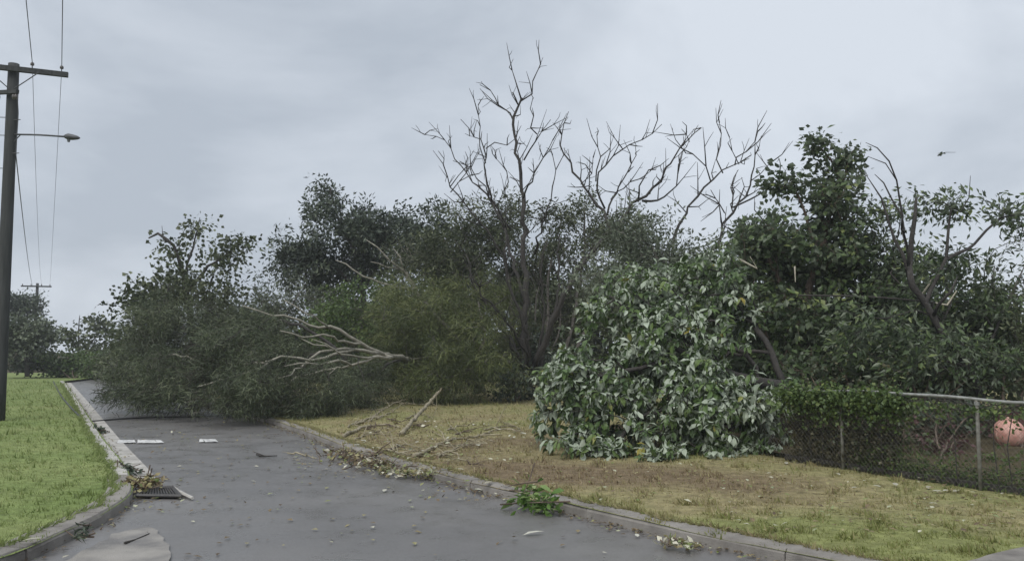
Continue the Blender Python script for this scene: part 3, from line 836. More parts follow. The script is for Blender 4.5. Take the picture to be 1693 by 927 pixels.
T1 = [
 (A((872, 640, D), (868, 560, D), (868, 470, D), (866, 380, D), (862, 300, D), (852, 240, D), (848, 205, D), (862, 165, D)), 0.17, 0.045),
 (A((862, 165, D), (856, 140, D), (848, 122, D)), 0.04, 0.016),
 (A((860, 168, D), (880, 155, D - .2), (884, 130, D - .3), (892, 106, D - .3)), 0.04, 0.014),
 (A((849, 200, D), (828, 175, D + .4), (812, 152, D + .6), (797, 140, D + .7)), 0.04, 0.014),
 (A((866, 265, D), (884, 235, D - .4), (892, 215, D - .6), (912, 200, D - .7)), 0.04, 0.012),
 (A((888, 222, D - .5), (876, 195, D - .7), (880, 165, D - .8)), 0.03, 0.014),
 (A((864, 330, D), (885, 285, D - .8), (900, 262, D - 1), (912, 228, D - 1.2)), 0.05, 0.014),
 (A((884, 420, D), (905, 345, D - 1.4), (918, 280, D - 1.6), (912, 258, D - 1.7)), 0.05, 0.014),
 (A((868, 500, D), (845, 420, D + .8), (815, 335, D + 1.2), (780, 300, D + 1.4), (755, 262, D + 1.5), (735, 232, D + 1.6), (702, 221, D + 1.7)), 0.08, 0.012),
 (A((812, 335, D + 1.2), (804, 290, D + 1), (802, 245, D + .9), (785, 225, D + .8), (762, 200, D + .8)), 0.05, 0.012),
 (A((803, 270, D + 1), (790, 225, D + .9), (789, 175, D + .8)), 0.03, 0.014),
 (A((845, 380, D + .6), (800, 310, D), (770, 275, D - .2), (752, 268, D - .3)), 0.05, 0.012),
 (A((803, 246, D + .9), (820, 235, D + .8), (838, 240, D + .7), (851, 225, D + .4)), 0.03, 0.014),
 (A((835, 330, D + .7), (840, 285, D + .6), (822, 265, D + .5)), 0.03, 0.012),
 (A((830, 420, D - .6), (780, 350, D - 1), (745, 310, D - 1.2), (735, 260, D - 1.3), (725, 250, D - 1.3)), 0.05, 0.012),
 (A((745, 318, D - 1.2), (762, 300, D - 1.3), (788, 290, D - 1.4)), 0.026, 0.010),
 # right leaning stem with its fan
 (A((885, 600, D - .2), (920, 520, D - 1), (955, 450, D - 1.6), (990, 405, D - 2), (1020, 375, D - 2.2), (1052, 335, D - 2.3), (1085, 312, D - 2.4), (1110, 265, D - 2.5), (1140, 235, D - 2.6), (1160, 210, D - 2.6)), 0.15, 0.016),
 (A((1010, 385, D - 2.1), (998, 350, D - 1.8), (965, 310, D - 1.6), (945, 270, D - 1.5), (930, 235, D - 1.4), (940, 185, D - 1.3)), 0.07, 0.012),
 (A((1000, 345, D - 1.8), (985, 300, D - 2.2), (1000, 270, D - 2.4), (1030, 245, D - 2.6), (1090, 210, D - 2.8)), 0.045, 0.012),
 (A((1004, 355, D - 1.8), (1025, 310, D - 1.2), (1042, 275, D - 1), (1050, 240, D - .9)), 0.045, 0.012),
 (A((985, 300, D - 2.2), (992, 262, D - 2.1), (988, 225, D - 2)), 0.03, 0.016),
 (A((1055, 333, D - 2.3), (1058, 305, D - 2.8), (1070, 280, D - 3), (1082, 278, D - 3)), 0.045, 0.016),
 (A((1062, 332, D - 2.3), (1100, 325, D - 2), (1120, 290, D - 1.9), (1128, 252, D - 1.8)), 0.05, 0.014),
 (A((1010, 330, D - 1.3), (1040, 300, D - 1.2), (1075, 285, D - 1.1)), 0.03, 0.012),
 (A((960, 305, D - 1.6), (975, 285, D - 1.7), (978, 255, D - 1.8)), 0.02, 0.010),
 (A((1140, 235, D - 2.6), (1133, 222, D - 2.6), (1127, 212, D - 2.6)), 0.022, 0.010),
 (A((872, 620, D), (838, 560, D - .6), (800, 500, D - 1), (778, 455, D - 1.2), (768, 420, D - 1.3)), 0.10, 0.03),
 (A((880, 620, D), (868, 540, D - 1), (845, 480, D - 1.4), (835, 430, D - 1.6), (838, 380, D - 1.7)), 0.10, 0.03),
 (A((890, 620, D), (912, 540, D + .6), (925, 460, D + 1), (922, 390, D + 1.2)), 0.10, 0.03),
 (A((885, 610, D), (900, 520, D - .5), (893, 450, D - .8), (902, 400, D - 1)), 0.08, 0.03),
 (A((870, 610, D), (830, 540, D + .6), (790, 520, D + .9), (760, 480, D + 1.2)), 0.08, 0.025),
 (A((880, 610, D), (850, 545, D - 1.5), (810, 500, D - 2.2), (785, 465, D - 2.6), (772, 440, D - 2.8)), 0.07, 0.02),
]
dead_tree('dead_tree', 'tall bare leafless tree with many upright forked limbs, centre of picture', gp(875, 660, 0.1), T1, 'bark_dark')
D = 27.0
T2 = [
 (A((1085, 560, D), (1105, 470, D), (1122, 385, D), (1140, 340, D), (1165, 310, D), (1195, 285, D), (1222, 272, D)), 0.11, 0.02),
 (A((1195, 286, D), (1188, 262, D + .2), (1194, 240, D + .3), (1192, 205, D + .4)), 0.028, 0.012),
 (A((1175, 300, D), (1170, 275, D - .3), (1150, 255, D - .5), (1136, 248, D - .5)), 0.032, 0.014),
 (A((1215, 273, D), (1235, 250, D), (1250, 218, D)), 0.03, 0.012),
 (A((1222, 272, D), (1212, 250, D), (1205, 232, D)), 0.02, 0.010),
 (A((1120, 560, D - .5), (1150, 460, D - .5), (1178, 412, D - .5), (1198, 370, D - .5), (1205, 350, D - .5), (1232, 325, D - .5), (1242, 290, D - .5), (1255, 240, D - .5)), 0.10, 0.016),
 (A((1178, 412, D - .5), (1215, 395, D - .8), (1250, 378, D - 1), (1280, 360, D - 1.1)), 0.05, 0.016),
 (A((1212, 343, D - .5), (1240, 328, D - .8), (1268, 312, D - 1), (1290, 300, D - 1)), 0.04, 0.018),
 (A((1210, 345, D - .5), (1210, 305, D - .2), (1222, 280, D)), 0.03, 0.012),
 (A((1198, 352, D - .5), (1180, 325, D - .2), (1170, 312, D - .1)), 0.026, 0.012),
 (A((1240, 300, D - .5), (1258, 288, D - .5), (1272, 275, D - .5)), 0.022, 0.010),
]
dead_tree('dead_tree', 'bare leafless forked branches rising just left of the dark glossy tree', gp(1100, 690, .1), T2, 'bark_dark')

# -- fallen needle-leaved tree blocking the road
base = gp(770, 668, .1)
fl_limbs = [
 (A((800, 645, 34), (720, 610, 31.5), (665, 592, 28.6), (628, 584, 26.6)), 0.122, 0.077),
 (A((628, 584, 26.6), (594, 568, 26), (578, 555, 25.7), (545, 543, 25.4), (527, 542, 25.2), (496, 529, 24.8), (472, 521, 24.5), (452, 526, 24.2), (426, 516, 24), (400, 506, 23.8)), 0.061, 0.021),
 (A((628, 584, 26.6), (586, 577, 25.6), (555, 577, 25), (529, 583, 24.6), (511, 598, 24.2), (498, 607, 24)), 0.061, 0.032),
 (A((648, 591, 26.8), (617, 591, 25.8), (581, 602, 25), (555, 609, 24.5), (545, 622, 24.2)), 0.061, 0.021),
 (A((586, 577, 25.6), (537, 591, 24.4), (496, 591, 23.8), (465, 589, 23.4), (447, 596, 23.2), (434, 609, 23), (330, 640, 22.6)), 0.050, 0.021),
 (A((555, 577, 25), (519, 568, 24.6), (496, 560, 24.4)), 0.036, 0.014),
 (A((555, 609, 24.5), (535, 612, 24.2), (509, 618, 23.9), (491, 621, 23.8), (440, 650, 23)), 0.036, 0.014),
 (A((594, 568, 26), (562, 562, 24.8), (536, 556, 24.2), (500, 556, 23.5), (462, 546, 23)), 0.045, 0.02),
 (A((581, 602, 25), (560, 596, 24.2), (530, 602, 23.4), (495, 600, 22.8), (470, 607, 22.5)), 0.045, 0.018),
 (A((617, 591, 25.8), (590, 590, 24.8), (565, 586, 24), (540, 570, 23.6), (515, 560, 23.2)), 0.04, 0.016),
 (A((545, 543, 25.4), (528, 530, 24.6), (508, 518, 24), (486, 500, 23.8), (470, 494, 23.8)), 0.035, 0.014),
 (A((511, 598, 24.2), (490, 612, 23.2), (470, 622, 22.6), (440, 628, 22.2)), 0.035, 0.014),
 (A((434, 600, 23.6), (370, 600, 24.5), (310, 590, 25.5), (250, 585, 26.5)), 0.043, 0.021),
]
blobs = [(330, 625, 130, 62, 25, 2.6), (455, 650, 110, 58, 22.6, 1.8), (262, 610, 66, 66, 27, 2.6), (400, 590, 120, 55, 25.5, 2.4), (300, 560, 80, 60, 28, 2.4),
         (545, 660, 60, 38, 24.5, 1.6), (590, 650, 45, 45, 27, 1.4), (235, 560, 32, 60, 28.5, 1.4), (440, 555, 60, 40, 26.5, 1.6, .7), (380, 540, 70, 40, 28, 2), (480, 590, 50, 36, 25.8, 1.4, .6), (590, 625, 60, 36, 29, 1.4)]
make_tree('fallen_tree', 'large uprooted needle leaved tree lying across the road, pale limbs exposed', 'tree', base, fl_limbs, blobs, 6.6,
          dict(mat='nd_grey', kind='needle', per=58, size=0.165, spread=0.18, droop=0.3, wind=(-0.25, 0, 0), up_bias=0.3, outw=0.6, wscale=1.15, jit=0.34, tone=0.3),
          bark='bark_pale', twig_bark='bark_dark', r_tip=0.007, bf=0.3, arch=0.05, minpl=4.0, sub=2)

# -- drooping olive bush in the centre
base = gp(760, 662, .1)
make_tree('weeping_bush', 'olive green feathery bush drooping beside the dead tree trunk', 'bush', base,
          [(A((790, 650, 30), (770, 590, 30), (740, 540, 30), (700, 500, 30.5)), 0.12, 0.05), (A((780, 620, 30), (800, 560, 29.5), (790, 500, 29.5)), 0.08, 0.04), (A((770, 600, 30), (700, 590, 29.5), (650, 600, 29)), 0.07, 0.03)],
          [(740, 560, 105, 70, 29.5, 2.4), (690, 510, 85, 55, 31, 2.2), (790, 620, 70, 42, 28.8, 1.8), (660, 600, 50, 50, 30, 1.8), (710, 635, 60, 32, 29, 1.6), (790, 490, 60, 50, 31, 1.8), (850, 560, 40, 50, 32.5, 1.4)], 3.8,
          dict(mat='nd_olive', kind='needle', per=64, size=0.18, spread=0.2, droop=0.45, wind=(-0.35, 0, 0), up_bias=0.3, outw=0.7, wscale=1.2, jit=0.36, tone=0.3),
          bark='bark_grey', arch=0.15, sub=2)

# -- pale limbs of a toppled tree behind the bush
make_tree('leaning_tree', 'pale leaning bare limbs poking left out of the thicket below the dark tree', 'tree', gp(770, 650, 0.1),
          [(A((770, 620, 34), (730, 540, 34), (690, 480, 34), (668, 448, 34)), 0.14, 0.09), (A((668, 448, 34), (645, 430, 33.6), (622, 408, 33.4), (605, 396, 33.3)), 0.055, 0.02),
           (A((668, 448, 34), (660, 425, 34), (650, 412, 34)), 0.045, 0.02), (A((690, 480, 34), (640, 470, 33.4), (600, 455, 33), (570, 436, 32.8), (555, 430, 32.8)), 0.06, 0.02),
           (A((668, 448, 34), (640, 442, 33.8), (615, 432, 33.5)), 0.04, 0.02)],
          [(690, 440, 60, 50, 35, 2)], 1.3, dict(mat='lf_scrub', kind='slim', per=26, size=0.17, spread=0.3, droop=0.3, jit=0.4), bark='bark_pale', sub=2)

# -- dark crowned tree, centre left
make_tree('dark_tree', 'dark blue green dense tree behind the fallen tree, left of the bare tree', 'tree', gp(600, 638, 0.05),
          [(A((620, 630, 40), (605, 520, 40), (590, 430, 40), (560, 360, 40), (546, 310, 40)), 0.2, 0.03), (A((600, 480, 40), (650, 400, 40), (700, 370, 40)), 0.1, 0.04), (A((600, 480, 40), (530, 430, 40), (480, 425, 40)), 0.09, 0.03)],
          [(545, 375, 55, 45, 40, 2.6), (620, 405, 90, 50, 40.5, 3), (505, 420, 52, 34, 40, 2.2), (544, 328, 24, 34, 40, 1.2), (690, 385, 60, 42, 39.5, 2.4), (470, 440, 34, 22, 40, 1.6), (560, 450, 90, 36, 41, 2.4), (640, 372, 50, 32, 40.5, 2), (720, 430, 50, 40, 39, 2)], 1.5,
          dict(mat='lf_dark', kind='slim', per=30, size=0.22, spread=0.24, droop=0.2, jit=0.5, tone=.28, up_bias=0.4, wscale=1.5), bark='bark_dark', sub=2, seg=0.6)

# -- grey-green open thicket round the dead tree
def thicket(label, foot, stems, blobs, dens, mat='lf_scrub', per=30, size=0.16, spread=0.21, name='scrub_tree', bark='bark_grey', kind='slim', wscale=1.4, sub=2, tone=.26):
    return make_tree(name, label, 'tree', foot, stems, blobs, dens, dict(mat=mat, kind=kind, per=per, size=size, spread=spread, droop=0.25, jit=0.4, up_bias=.4, wscale=wscale, tone=tone), bark=bark, sub=sub, seg=0.5)
thicket('airy grey green scrub tree left of the bare trunk, sky showing through', gp(840, 650, .1),
        [(A((850, 640, 34), (830, 540, 34), (790, 440, 34), (760, 370, 34)), 0.10, 0.03), (A((848, 620, 34), (845, 500, 34), (830, 400, 34), (835, 345, 34)), 0.09, 0.03), (A((840, 590, 34), (800, 520, 33.5), (760, 470, 33), (745, 430, 33)), 0.08, 0.03)],
        [(800, 410, 80, 60, 34.5, 2.6), (760, 360, 40, 30, 34, 1.6, .6), (840, 350, 45, 30, 34, 1.6, .6), (780, 480, 80, 50, 34, 2), (740, 430, 50, 50, 34, 1.8)], 2.3)
thicket('airy grey green scrub tree right of the bare trunk, many thin stems', gp(930, 650, .1),
        [(A((900, 640, 33), (905, 540, 33.4), (910, 440, 33.6), (930, 360, 33.8)), 0.09, 0.03), (A((915, 640, 33), (945, 540, 33.4), (965, 430, 33.6), (965, 340, 33.8)), 0.09, 0.03), (A((930, 640, 33), (960, 560, 33), (1010, 480, 33), (1030, 430, 33)), 0.09, 0.03),
         (A((890, 640, 33), (885, 520, 33), (895, 450, 33)), 0.05, 0.02), (A((895, 640, 33), (925, 540, 33), (930, 470, 33)), 0.05, 0.02)],
        [(940, 420, 75, 60, 34, 2.4), (965, 340, 28, 32, 34, 1.2), (910, 370, 40, 30, 34, 1.4, .7), (1010, 400, 55, 45, 34, 2), (1060, 370, 40, 35, 34, 1.6, .7), (930, 520, 70, 50, 35, 2), (880, 450, 60, 50, 35.5, 1.8)], 2.3)
thicket('pale yellowish green tree top directly behind the fallen silver leaved tree', gp(1120, 680, .1),
        [(A((1120, 660, 24), (1110, 560, 24), (1095, 470, 24), (1080, 410, 24)), 0.12, 0.04), (A((1110, 560, 24), (1140, 480, 24), (1150, 430, 24)), 0.07, 0.03)],
        [(1080, 420, 65, 48, 24.5, 1.8), (1130, 450, 70, 42, 23.5, 1.6), (1050, 390, 45, 40, 25, 1.5), (1010, 460, 60, 40, 24, 1.6), (1170, 440, 40, 30, 23.5, 1.2), (1180, 490, 60, 40, 23, 1.4)], 4.2, mat='lf_pale', per=30, size=0.15, spread=0.24)

def shrub(label, foot, blobs, dens, mat, name='shrub', size=.16, per=26, kind='diamond', spread=.26, bark='bark_brown', sub=2, wscale=1.2, sr=.05):
    f = np.array(foot); c = at(blobs[0][0], blobs[0][1], blobs[0][4])
    st = [([f + [rng.normal() * .1, 0, 0], f + (c - f) * .5 + rng.normal(size=3) * .1, c], sr, sr * .4)]
    for b in blobs[1:]:
        cb = at(b[0], b[1], b[4]); st.append(([f, f + (cb - f) * .5 + rng.normal(size=3) * .1, cb], sr * .8, sr * .3))
    return make_tree(name, label, 'shrub', foot, st, blobs, dens, dict(mat=mat, kind=kind, per=per, size=size, spread=spread, droop=.2, jit=.35, up_bias=.5, wscale=wscale), bark=bark, sub=sub, seg=.5, crown_name='foliage', trunk_name='stem')
shrub('dark shaded bush at the foot of the bare tree', gp(850, 665, .1), [(845, 630, 40, 34, 30, 1.2), (890, 620, 40, 44, 31.5, 1.2), (880, 585, 36, 30, 32.5, 1.2)], 3.2, 'lf_dark', size=.15, spread=.24)
# -- light green rounded tree behind the pale limbs
make_tree('leafy_tree', 'fresh green rounded bushy tree behind the exposed pale limbs', 'tree', gp(600, 650, .1),
          [(A((610, 645, 35), (605, 580, 35), (595, 520, 35), (585, 490, 35)), 0.12, 0.05)],
          [(590, 520, 66, 46, 35, 2.2), (630, 560, 44, 42, 34.5, 1.8), (550, 540, 36, 40, 35, 1.6), (620, 500, 40, 30, 35, 1.6)], 2.0,
          dict(mat='lf_green', kind='diamond', per=30, size=0.15, spread=0.26, droop=0.35, jit=0.35, up_bias=.6), sub=2, seg=0.5)

# -- scraggly trees behind the fallen tree
thicket('scraggly twisted half stripped tree on the left, above the fallen tree', gp(330, 650, .05),
        [(A((320, 640, 36), (318, 560, 36), (310, 490, 36), (300, 440, 36), (285, 405, 36), (262, 385, 36), (247, 393, 36)), 0.17, 0.05),
         (A((308, 450, 36), (318, 410, 36), (325, 380, 36), (332, 360, 36)), 0.06, 0.02), (A((312, 480, 36), (345, 440, 36), (375, 420, 36), (405, 395, 36)), 0.08, 0.02),
         (A((285, 405, 36), (272, 395, 36), (268, 375, 36)), .03, .015)],
        [(290, 455, 36, 26, 36, 1.4), (300, 405, 30, 24, 36, 1.0, .25), (375, 435, 40, 30, 36, 1.4, .8), (400, 405, 24, 18, 36, 1, .6), (330, 490, 80, 36, 36, 2), (262, 480, 36, 30, 35, 1.4), (325, 372, 12, 14, 36, .6, .4)], 2.0,
        size=0.17, per=16, spread=0.26, mat='lf_scrub', bark='bark_dark', kind='diamond')
thicket('grey leaved scrub between the twisted tree and the dark tree', gp(450, 650, .05),
        [(A((450, 640, 38), (445, 560, 38), (430, 500, 38), (420, 470, 38)), 0.1, 0.03), (A((447, 580, 38), (480, 510, 38), (500, 480, 38)), 0.07, 0.03)],
        [(440, 500, 60, 36, 38, 2), (490, 490, 50, 40, 38.5, 2), (420, 540, 70, 40, 37.5, 2), (540, 490, 30, 30, 38, 1.6)], 1.1, mat='lf_pale', per=24, size=0.17)
thicket('dark leaved small tree at left edge of the fallen tree', gp(225, 650, 0.05),
        [(A((245, 640, 33), (235, 560, 33), (222, 500, 33), (215, 470, 33)), 0.09, 0.02), (A((236, 560, 33), (270, 500, 33), (280, 470, 33)), 0.06, 0.02)],
        [(220, 505, 16, 36, 33, .9), (250, 520, 40, 36, 33, 1.3), (280, 500, 40, 36, 33.5, 1.4), (225, 560, 26, 40, 33, 1.1)], 2.2, mat='lf_scrub', per=22, size=.16, spread=.24, bark='bark_dark', kind='diamond')

# -- far left street end
thicket('dark dense conifer like crown behind the near power pole', gp(40, 622, 0), [(A((32, 620, 75), (32, 540, 75), (32, 505, 75)), .25, .1)],
        [(28, 500, 30, 18, 75, 2.4), (48, 510, 24, 12, 75, 1.6)], 1.1, mat='lf_dark', per=34, size=.32, spread=.4, name='far_tree', bark='bark_dark')
thicket('pale grey green rounded tree behind the power pole at street end', gp(42, 624, 0), [(A((45, 622, 56), (46, 580, 56), (44, 540, 56)), .16, .06), (A((46, 580, 56), (30, 550, 56), (22, 530, 56)), .1, .05), (A((46, 590, 56), (64, 560, 56), (72, 540, 56)), .1, .05)],
        [(44, 545, 36, 24, 56, 1.8), (25, 560, 26, 40, 56, 1.5), (64, 556, 24, 30, 56, 1.4)], 1.9, mat='lf_pale', per=30, size=.22, spread=.3, name='far_tree', bark='bark_dark', kind='diamond')
thicket('thin sparse see through tree at the far end of the street', gp(140, 624, 0), [(A((130, 622, 64), (130, 570, 64), (131, 520, 64)), .1, .03), (A((130, 590, 64), (160, 555, 64), (180, 530, 64)), .07, .02), (A((130, 580, 64), (110, 550, 64), (100, 535, 64)), .06, .02)],
        [(130, 545, 14, 22, 64, 1), (165, 548, 28, 20, 64, 1.4, .8), (108, 555, 18, 20, 64, 1.1), (195, 556, 22, 18, 64, 1.3, .8), (140, 575, 50, 16, 64, 1.6), (150, 535, 30, 12, 64, 1, .6)], 0.8, mat='lf_scrub', per=14, size=.26, spread=.32, name='far_tree', bark='bark_dark', kind='diamond')
shrub('dense mid green hedge bush closing the far end of the street', gp(120, 628, 0), [(120, 606, 50, 20, 58, 2), (85, 600, 36, 22, 58, 1.8), (150, 604, 36, 20, 57, 1.6)], 1.3, 'lf_green', size=.2, spread=.34)
shrub('dark green hedge bush where the street meets the fallen tree', gp(190, 630, 0), [(195, 604, 40, 26, 54, 2), (225, 590, 36, 36, 52, 2)], 1.3, 'lf_scrub', size=.2, spread=.34)
shrub('low shaded bush at the foot of the pale far tree', gp(50, 625, 0), [(50, 604, 34, 16, 57, 1.6)], 1.4, 'lf_dark', size=.2, spread=.3)

# -- background belt, mostly hidden, closes the gaps at eye level
for lab, u0, d_, mat, h_ in [('hazy scrub far behind the fresh green tree', 560, 50, 'lf_scrub', 515), ('hazy scrub far behind the drooping bush', 700, 50, 'lf_green', 490), ('hazy scrub far behind the bare trunk', 850, 50, 'lf_scrub', 480),
                             ('hazy scrub far behind the thin stems', 980, 48, 'lf_scrub', 480), ('hazy scrub behind the silver leaved tree', 1120, 40, 'lf_scrub', 480), ('hazy scrub far behind the twisted tree', 400, 50, 'lf_scrub', 530)]:
    shrub(lab, gp(u0, 580 + 2660 / d_, 0), [(u0, h_ + 20, 95, 45, d_, 2.5), (u0 - 45, 590, 70, 60, d_, 2), (u0 + 45, 590, 70, 60, d_, 2)], .8, mat, name='background_shrub', size=.3, per=36, spread=.5)

# -- dark glossy tree right of centre
make_tree('glossy_tree', 'tall dark glossy broad leaved tree right of centre with wind thrown top', 'tree', gp(1330, 720, .1),
          [(A((1330, 690, 20), (1325, 600, 20), (1335, 500, 20), (1360, 400, 20), (1385, 320, 20), (1405, 260, 20)), 0.15, 0.03), (A((1330, 560, 20), (1290, 470, 20), (1270, 410, 20)), .09, .04), (A((1355, 420, 20), (1330, 350, 20), (1310, 310, 20), (1283, 305, 20)), .05, .015),
           (A((1385, 320, 20), (1380, 270, 20), (1360, 245, 20), (1345, 240, 20)), .035, .012)],
          [(1290, 410, 78, 66, 20.5, 1.9), (1375, 330, 42, 50, 20, 1.2), (1408, 268, 26, 28, 20, .8), (1300, 520, 80, 66, 19.8, 1.8), (1370, 430, 70, 66, 20.5, 1.8), (1240, 420, 40, 52, 21, 1.4), (1372, 280, 26, 26, 20, .7), (1345, 243, 9, 9, 20, .25, 3), (1282, 305, 12, 10, 20, .3, 3), (1308, 300, 12, 9, 20, .3, 3), (1420, 480, 60, 60, 20.5, 1.6), (1210, 520, 50, 70, 19.5, 1.4), (1250, 610, 60, 60, 19, 1.2), (1370, 600, 60, 50, 19, 1.2)], 9,
          dict(mat='lf_gloss', kind='diamond', per=16, size=0.155, spread=0.15, droop=0.5, wind=(-.25, 0, 0), jit=0.24, up_bias=.6, wscale=1.15, tone=.27), bark='bark_brown', sub=2)

# -- snapped tree on the right
make_tree('snapped_tree', 'snapped tree on the right with splintered upright stump and arching bare limbs', 'tree', gp(1615, 700, .1),
          [(A((1625, 660, 17.2), (1605, 620, 17.2), (1570, 570, 17.2), (1540, 525, 17.2), (1508, 470, 17.2), (1502, 440, 17.2)), 0.06, 0.07),
           (A((1502, 450, 17.2), (1507, 400, 17.2), (1511, 360, 17.2), (1515, 326, 17.2)), 0.06, 0.04, dict(wob=.01)),
           (A((1502, 445, 17.2), (1495, 385, 17.0), (1488, 330, 16.9), (1482, 295, 16.8), (1465, 272, 16.7), (1440, 256, 16.7)), .035, .010),
           (A((1500, 450, 17.2), (1478, 390, 17.5), (1455, 330, 17.7), (1432, 290, 17.8)), .04, .012),
           (A((1495, 385, 17.0), (1478, 330, 17.3), (1462, 300, 17.4), (1445, 285, 17.4)), .025, .010),
           (A((1482, 295, 16.8), (1470, 262, 16.7), (1450, 243, 16.7), (1425, 238, 16.7)), .018, .008),
           (A((1530, 505, 17.2), (1560, 430, 17.5), (1572, 370, 17.7), (1578, 340, 17.7)), .05, .02),
           (A((1560, 430, 17.5), (1610, 402, 17.9), (1630, 380, 18.1), (1655, 360, 18.2), (1700, 352, 18.3)), .04, .016),
           (A((1540, 525, 17.2), (1570, 480, 16.7), (1585, 455, 16.7)), .045, .02),
           (A((1588, 350, 17.7), (1600, 325, 17.7), (1605, 290, 17.7)), .018, .008)],
          [(1475, 440, 56, 56, 19.6, 1.5), (1575, 440, 62, 48, 19.8, 1.6), (1500, 540, 90, 58, 19.2, 1.8), (1600, 520, 70, 62, 19.5, 1.7), (1580, 345, 26, 12, 18, .4, .8), (1540, 335, 26, 10, 18, .4, .6), (1650, 350, 30, 16, 18.3, .4, .5), (1440, 400, 40, 60, 20, 1.4), (1470, 340, 34, 24, 19.5, .9), (1690, 370, 20, 30, 19.6, .5), (1560, 590, 70, 40, 16.6, .7), (1490, 590, 60, 44, 16.4, .8), (1440, 560, 60, 60, 17, 1), (1640, 590, 60, 50, 17.6, .8), (1530, 470, 40, 40, 17.8, .7, .6)], 8.0,
          dict(mat='lf_gloss', kind='slim', per=18, size=0.15, spread=0.17, droop=0.4, wind=(-.3, 0, 0), jit=0.25, up_bias=.5, wscale=1.4, tone=.3), bark='bark_dark', sub=2)
thicket('sparse wispy tree at the right picture edge above the fence', gp(1660, 720, .1),
        [(A((1690, 680, 19.5), (1670, 600, 19.5), (1665, 520, 19.5), (1690, 440, 19.5)), .07, .02), (A((1668, 560, 19.5), (1640, 500, 19.5), (1645, 440, 19.5)), .05, .02)],
        [(1660, 560, 60, 50, 19.8, 1.4), (1670, 470, 40, 40, 19.8, 1.2, .6), (1630, 600, 60, 36, 19.4, 1.2), (1700, 420, 20, 60, 20, .8, .6), (1690, 560, 40, 70, 18.5, 1)], 6.5, mat='lf_scrub', per=18, size=.13, spread=.18)
# understorey behind the fence
shrub('dark shaded bush behind the creeper covered fence', gp(1400, 740, .1), [(1400, 610, 70, 36, 17.5, 1.1), (1340, 620, 50, 40, 17.5, 1), (1450, 600, 60, 42, 18, 1.1)], 5, 'lf_gloss', size=.13, per=14, spread=.16)
shrub('brownish green bush behind the middle of the fence', gp(1540, 735, .1), [(1540, 615, 60, 30, 17.5, 1), (1590, 605, 50, 38, 18, 1), (1500, 600, 50, 40, 18.2, 1)], 5, 'lf_scrub', size=.12, per=14, spread=.16)
shrub('dark bush behind the hedge at the right edge', gp(1670, 735, .1), [(1660, 610, 50, 40, 18, 1), (1710, 600, 40, 46, 18, 1)], 5, 'lf_gloss', size=.13, per=14, spread=.16)
for lab, u0, mat in [('background foliage wall behind the glossy tree', 1290, 'lf_gloss'), ('background foliage wall behind the snapped trunk', 1440, 'lf_dark'), ('background foliage wall at the right behind the wispy tree', 1600, 'lf_scrub')]:
    shrub(lab, gp(u0, 690, .1), [(u0, 520, 90, 50, 24, 1.6), (u0 - 40, 600, 80, 46, 24, 1.5), (u0 + 60, 590, 80, 52, 24, 1.5)], 3, mat, name='background_shrub', size=.22, per=30, spread=.3)

strip_leaves('weeds', 'ragged green weeds growing through the foot of the fence', 'weeds', fence_x(1400), fence_x(1693) + 1.0, 0.25, .28, .14, 0.1, 5200, 'lf_vine', 0.06, stem_r=.004, droop=-.4, kind='slim')
# -- fallen tree with large silver-backed leaves
base = gp(1330, 740, .1)
root = empty('fallen_tree', base)
tag(root, 'fallen broad leaved tree with pale silvery leaves heaped on the verge against the fence', 'tree')
sk = Skel(0.007)
for pts, r0, r1 in [
    (A((1380, 690, 17), (1320, 650, 16.8), (1250, 630, 16.4), (1190, 610, 16.2), (1150, 592, 16)), 0.074, 0.049),
    (A((1250, 630, 16.4), (1200, 645, 15.8), (1150, 655, 15.4), (1080, 680, 15.2)), 0.043, 0.021),
    (A((1190, 610, 16.2), (1180, 570, 16.4), (1200, 550, 16.4)), 0.031, 0.014),
    (A((1150, 592, 16), (1090, 560, 16.2), (1040, 520, 16.8), (1000, 480, 17.4)), 0.037, 0.021),
    (A((1150, 592, 16), (1060, 610, 15.6), (980, 620, 15.4)), 0.037, 0.017),
    (A((1320, 650, 16.8), (1250, 690, 15.8), (1200, 715, 15.2)), 0.037, 0.021)]:
    sk.limb(pts, r0, r1)
blobs = [(990, 650, 92, 66, 15.8, 1.2), (1110, 575, 92, 84, 16.6, 1.4), (1150, 690, 100, 62, 15.2, 1.2), (945, 600, 48, 60, 16.2, 1), (1075, 495, 100, 56, 17.6, 1.4), (1230, 715, 66, 42, 15.2, 1), (1000, 720, 110, 32, 15, .9),
         (1090, 745, 45, 22, 14.3, .5), (1200, 500, 50, 50, 17.5, 1), (900, 690, 22, 40, 15.8, .6), (1280, 690, 40, 50, 15.6, .8), (1160, 620, 40, 40, 15.6, .8), (1140, 450, 60, 40, 18.4, 1.1), (1020, 520, 60, 50, 17, 1), (1085, 768, 36, 14, 14.0, .35), (1010, 755, 40, 14, 14.5, .4), (960, 735, 60, 26, 14.8, .6), (1180, 755, 60, 22, 14.6, .5), (1255, 745, 40, 24, 15, .5), (895, 640, 16, 30, 15.9, .4), (1200, 430, 30, 30, 18.6, .8, .5), (1255, 690, 56, 46, 15.4, .8), (1290, 650, 32, 30, 15.8, .6), (1195, 545, 60, 50, 17.2, 1), (1210, 640, 50, 40, 15.8, .7, .6), (1130, 640, 60, 40, 15.4, .7), (1010, 690, 70, 44, 16.4, .9), (1060, 650, 60, 50, 16.6, .9), (1075, 590, 60, 50, 15.9, .8)]
tg = blob_points(blobs, 62.0)
sk.grow(tg, .3, .3, .12, .08, 1.2)
tr, br = sk.meshes()
tr.build('trunk', M['bark_dark'], root, smooth=True); tag(br.build('branches', M['bark_dark'], root, smooth=True), kind='stuff')
tips, td = sk.tipdata()
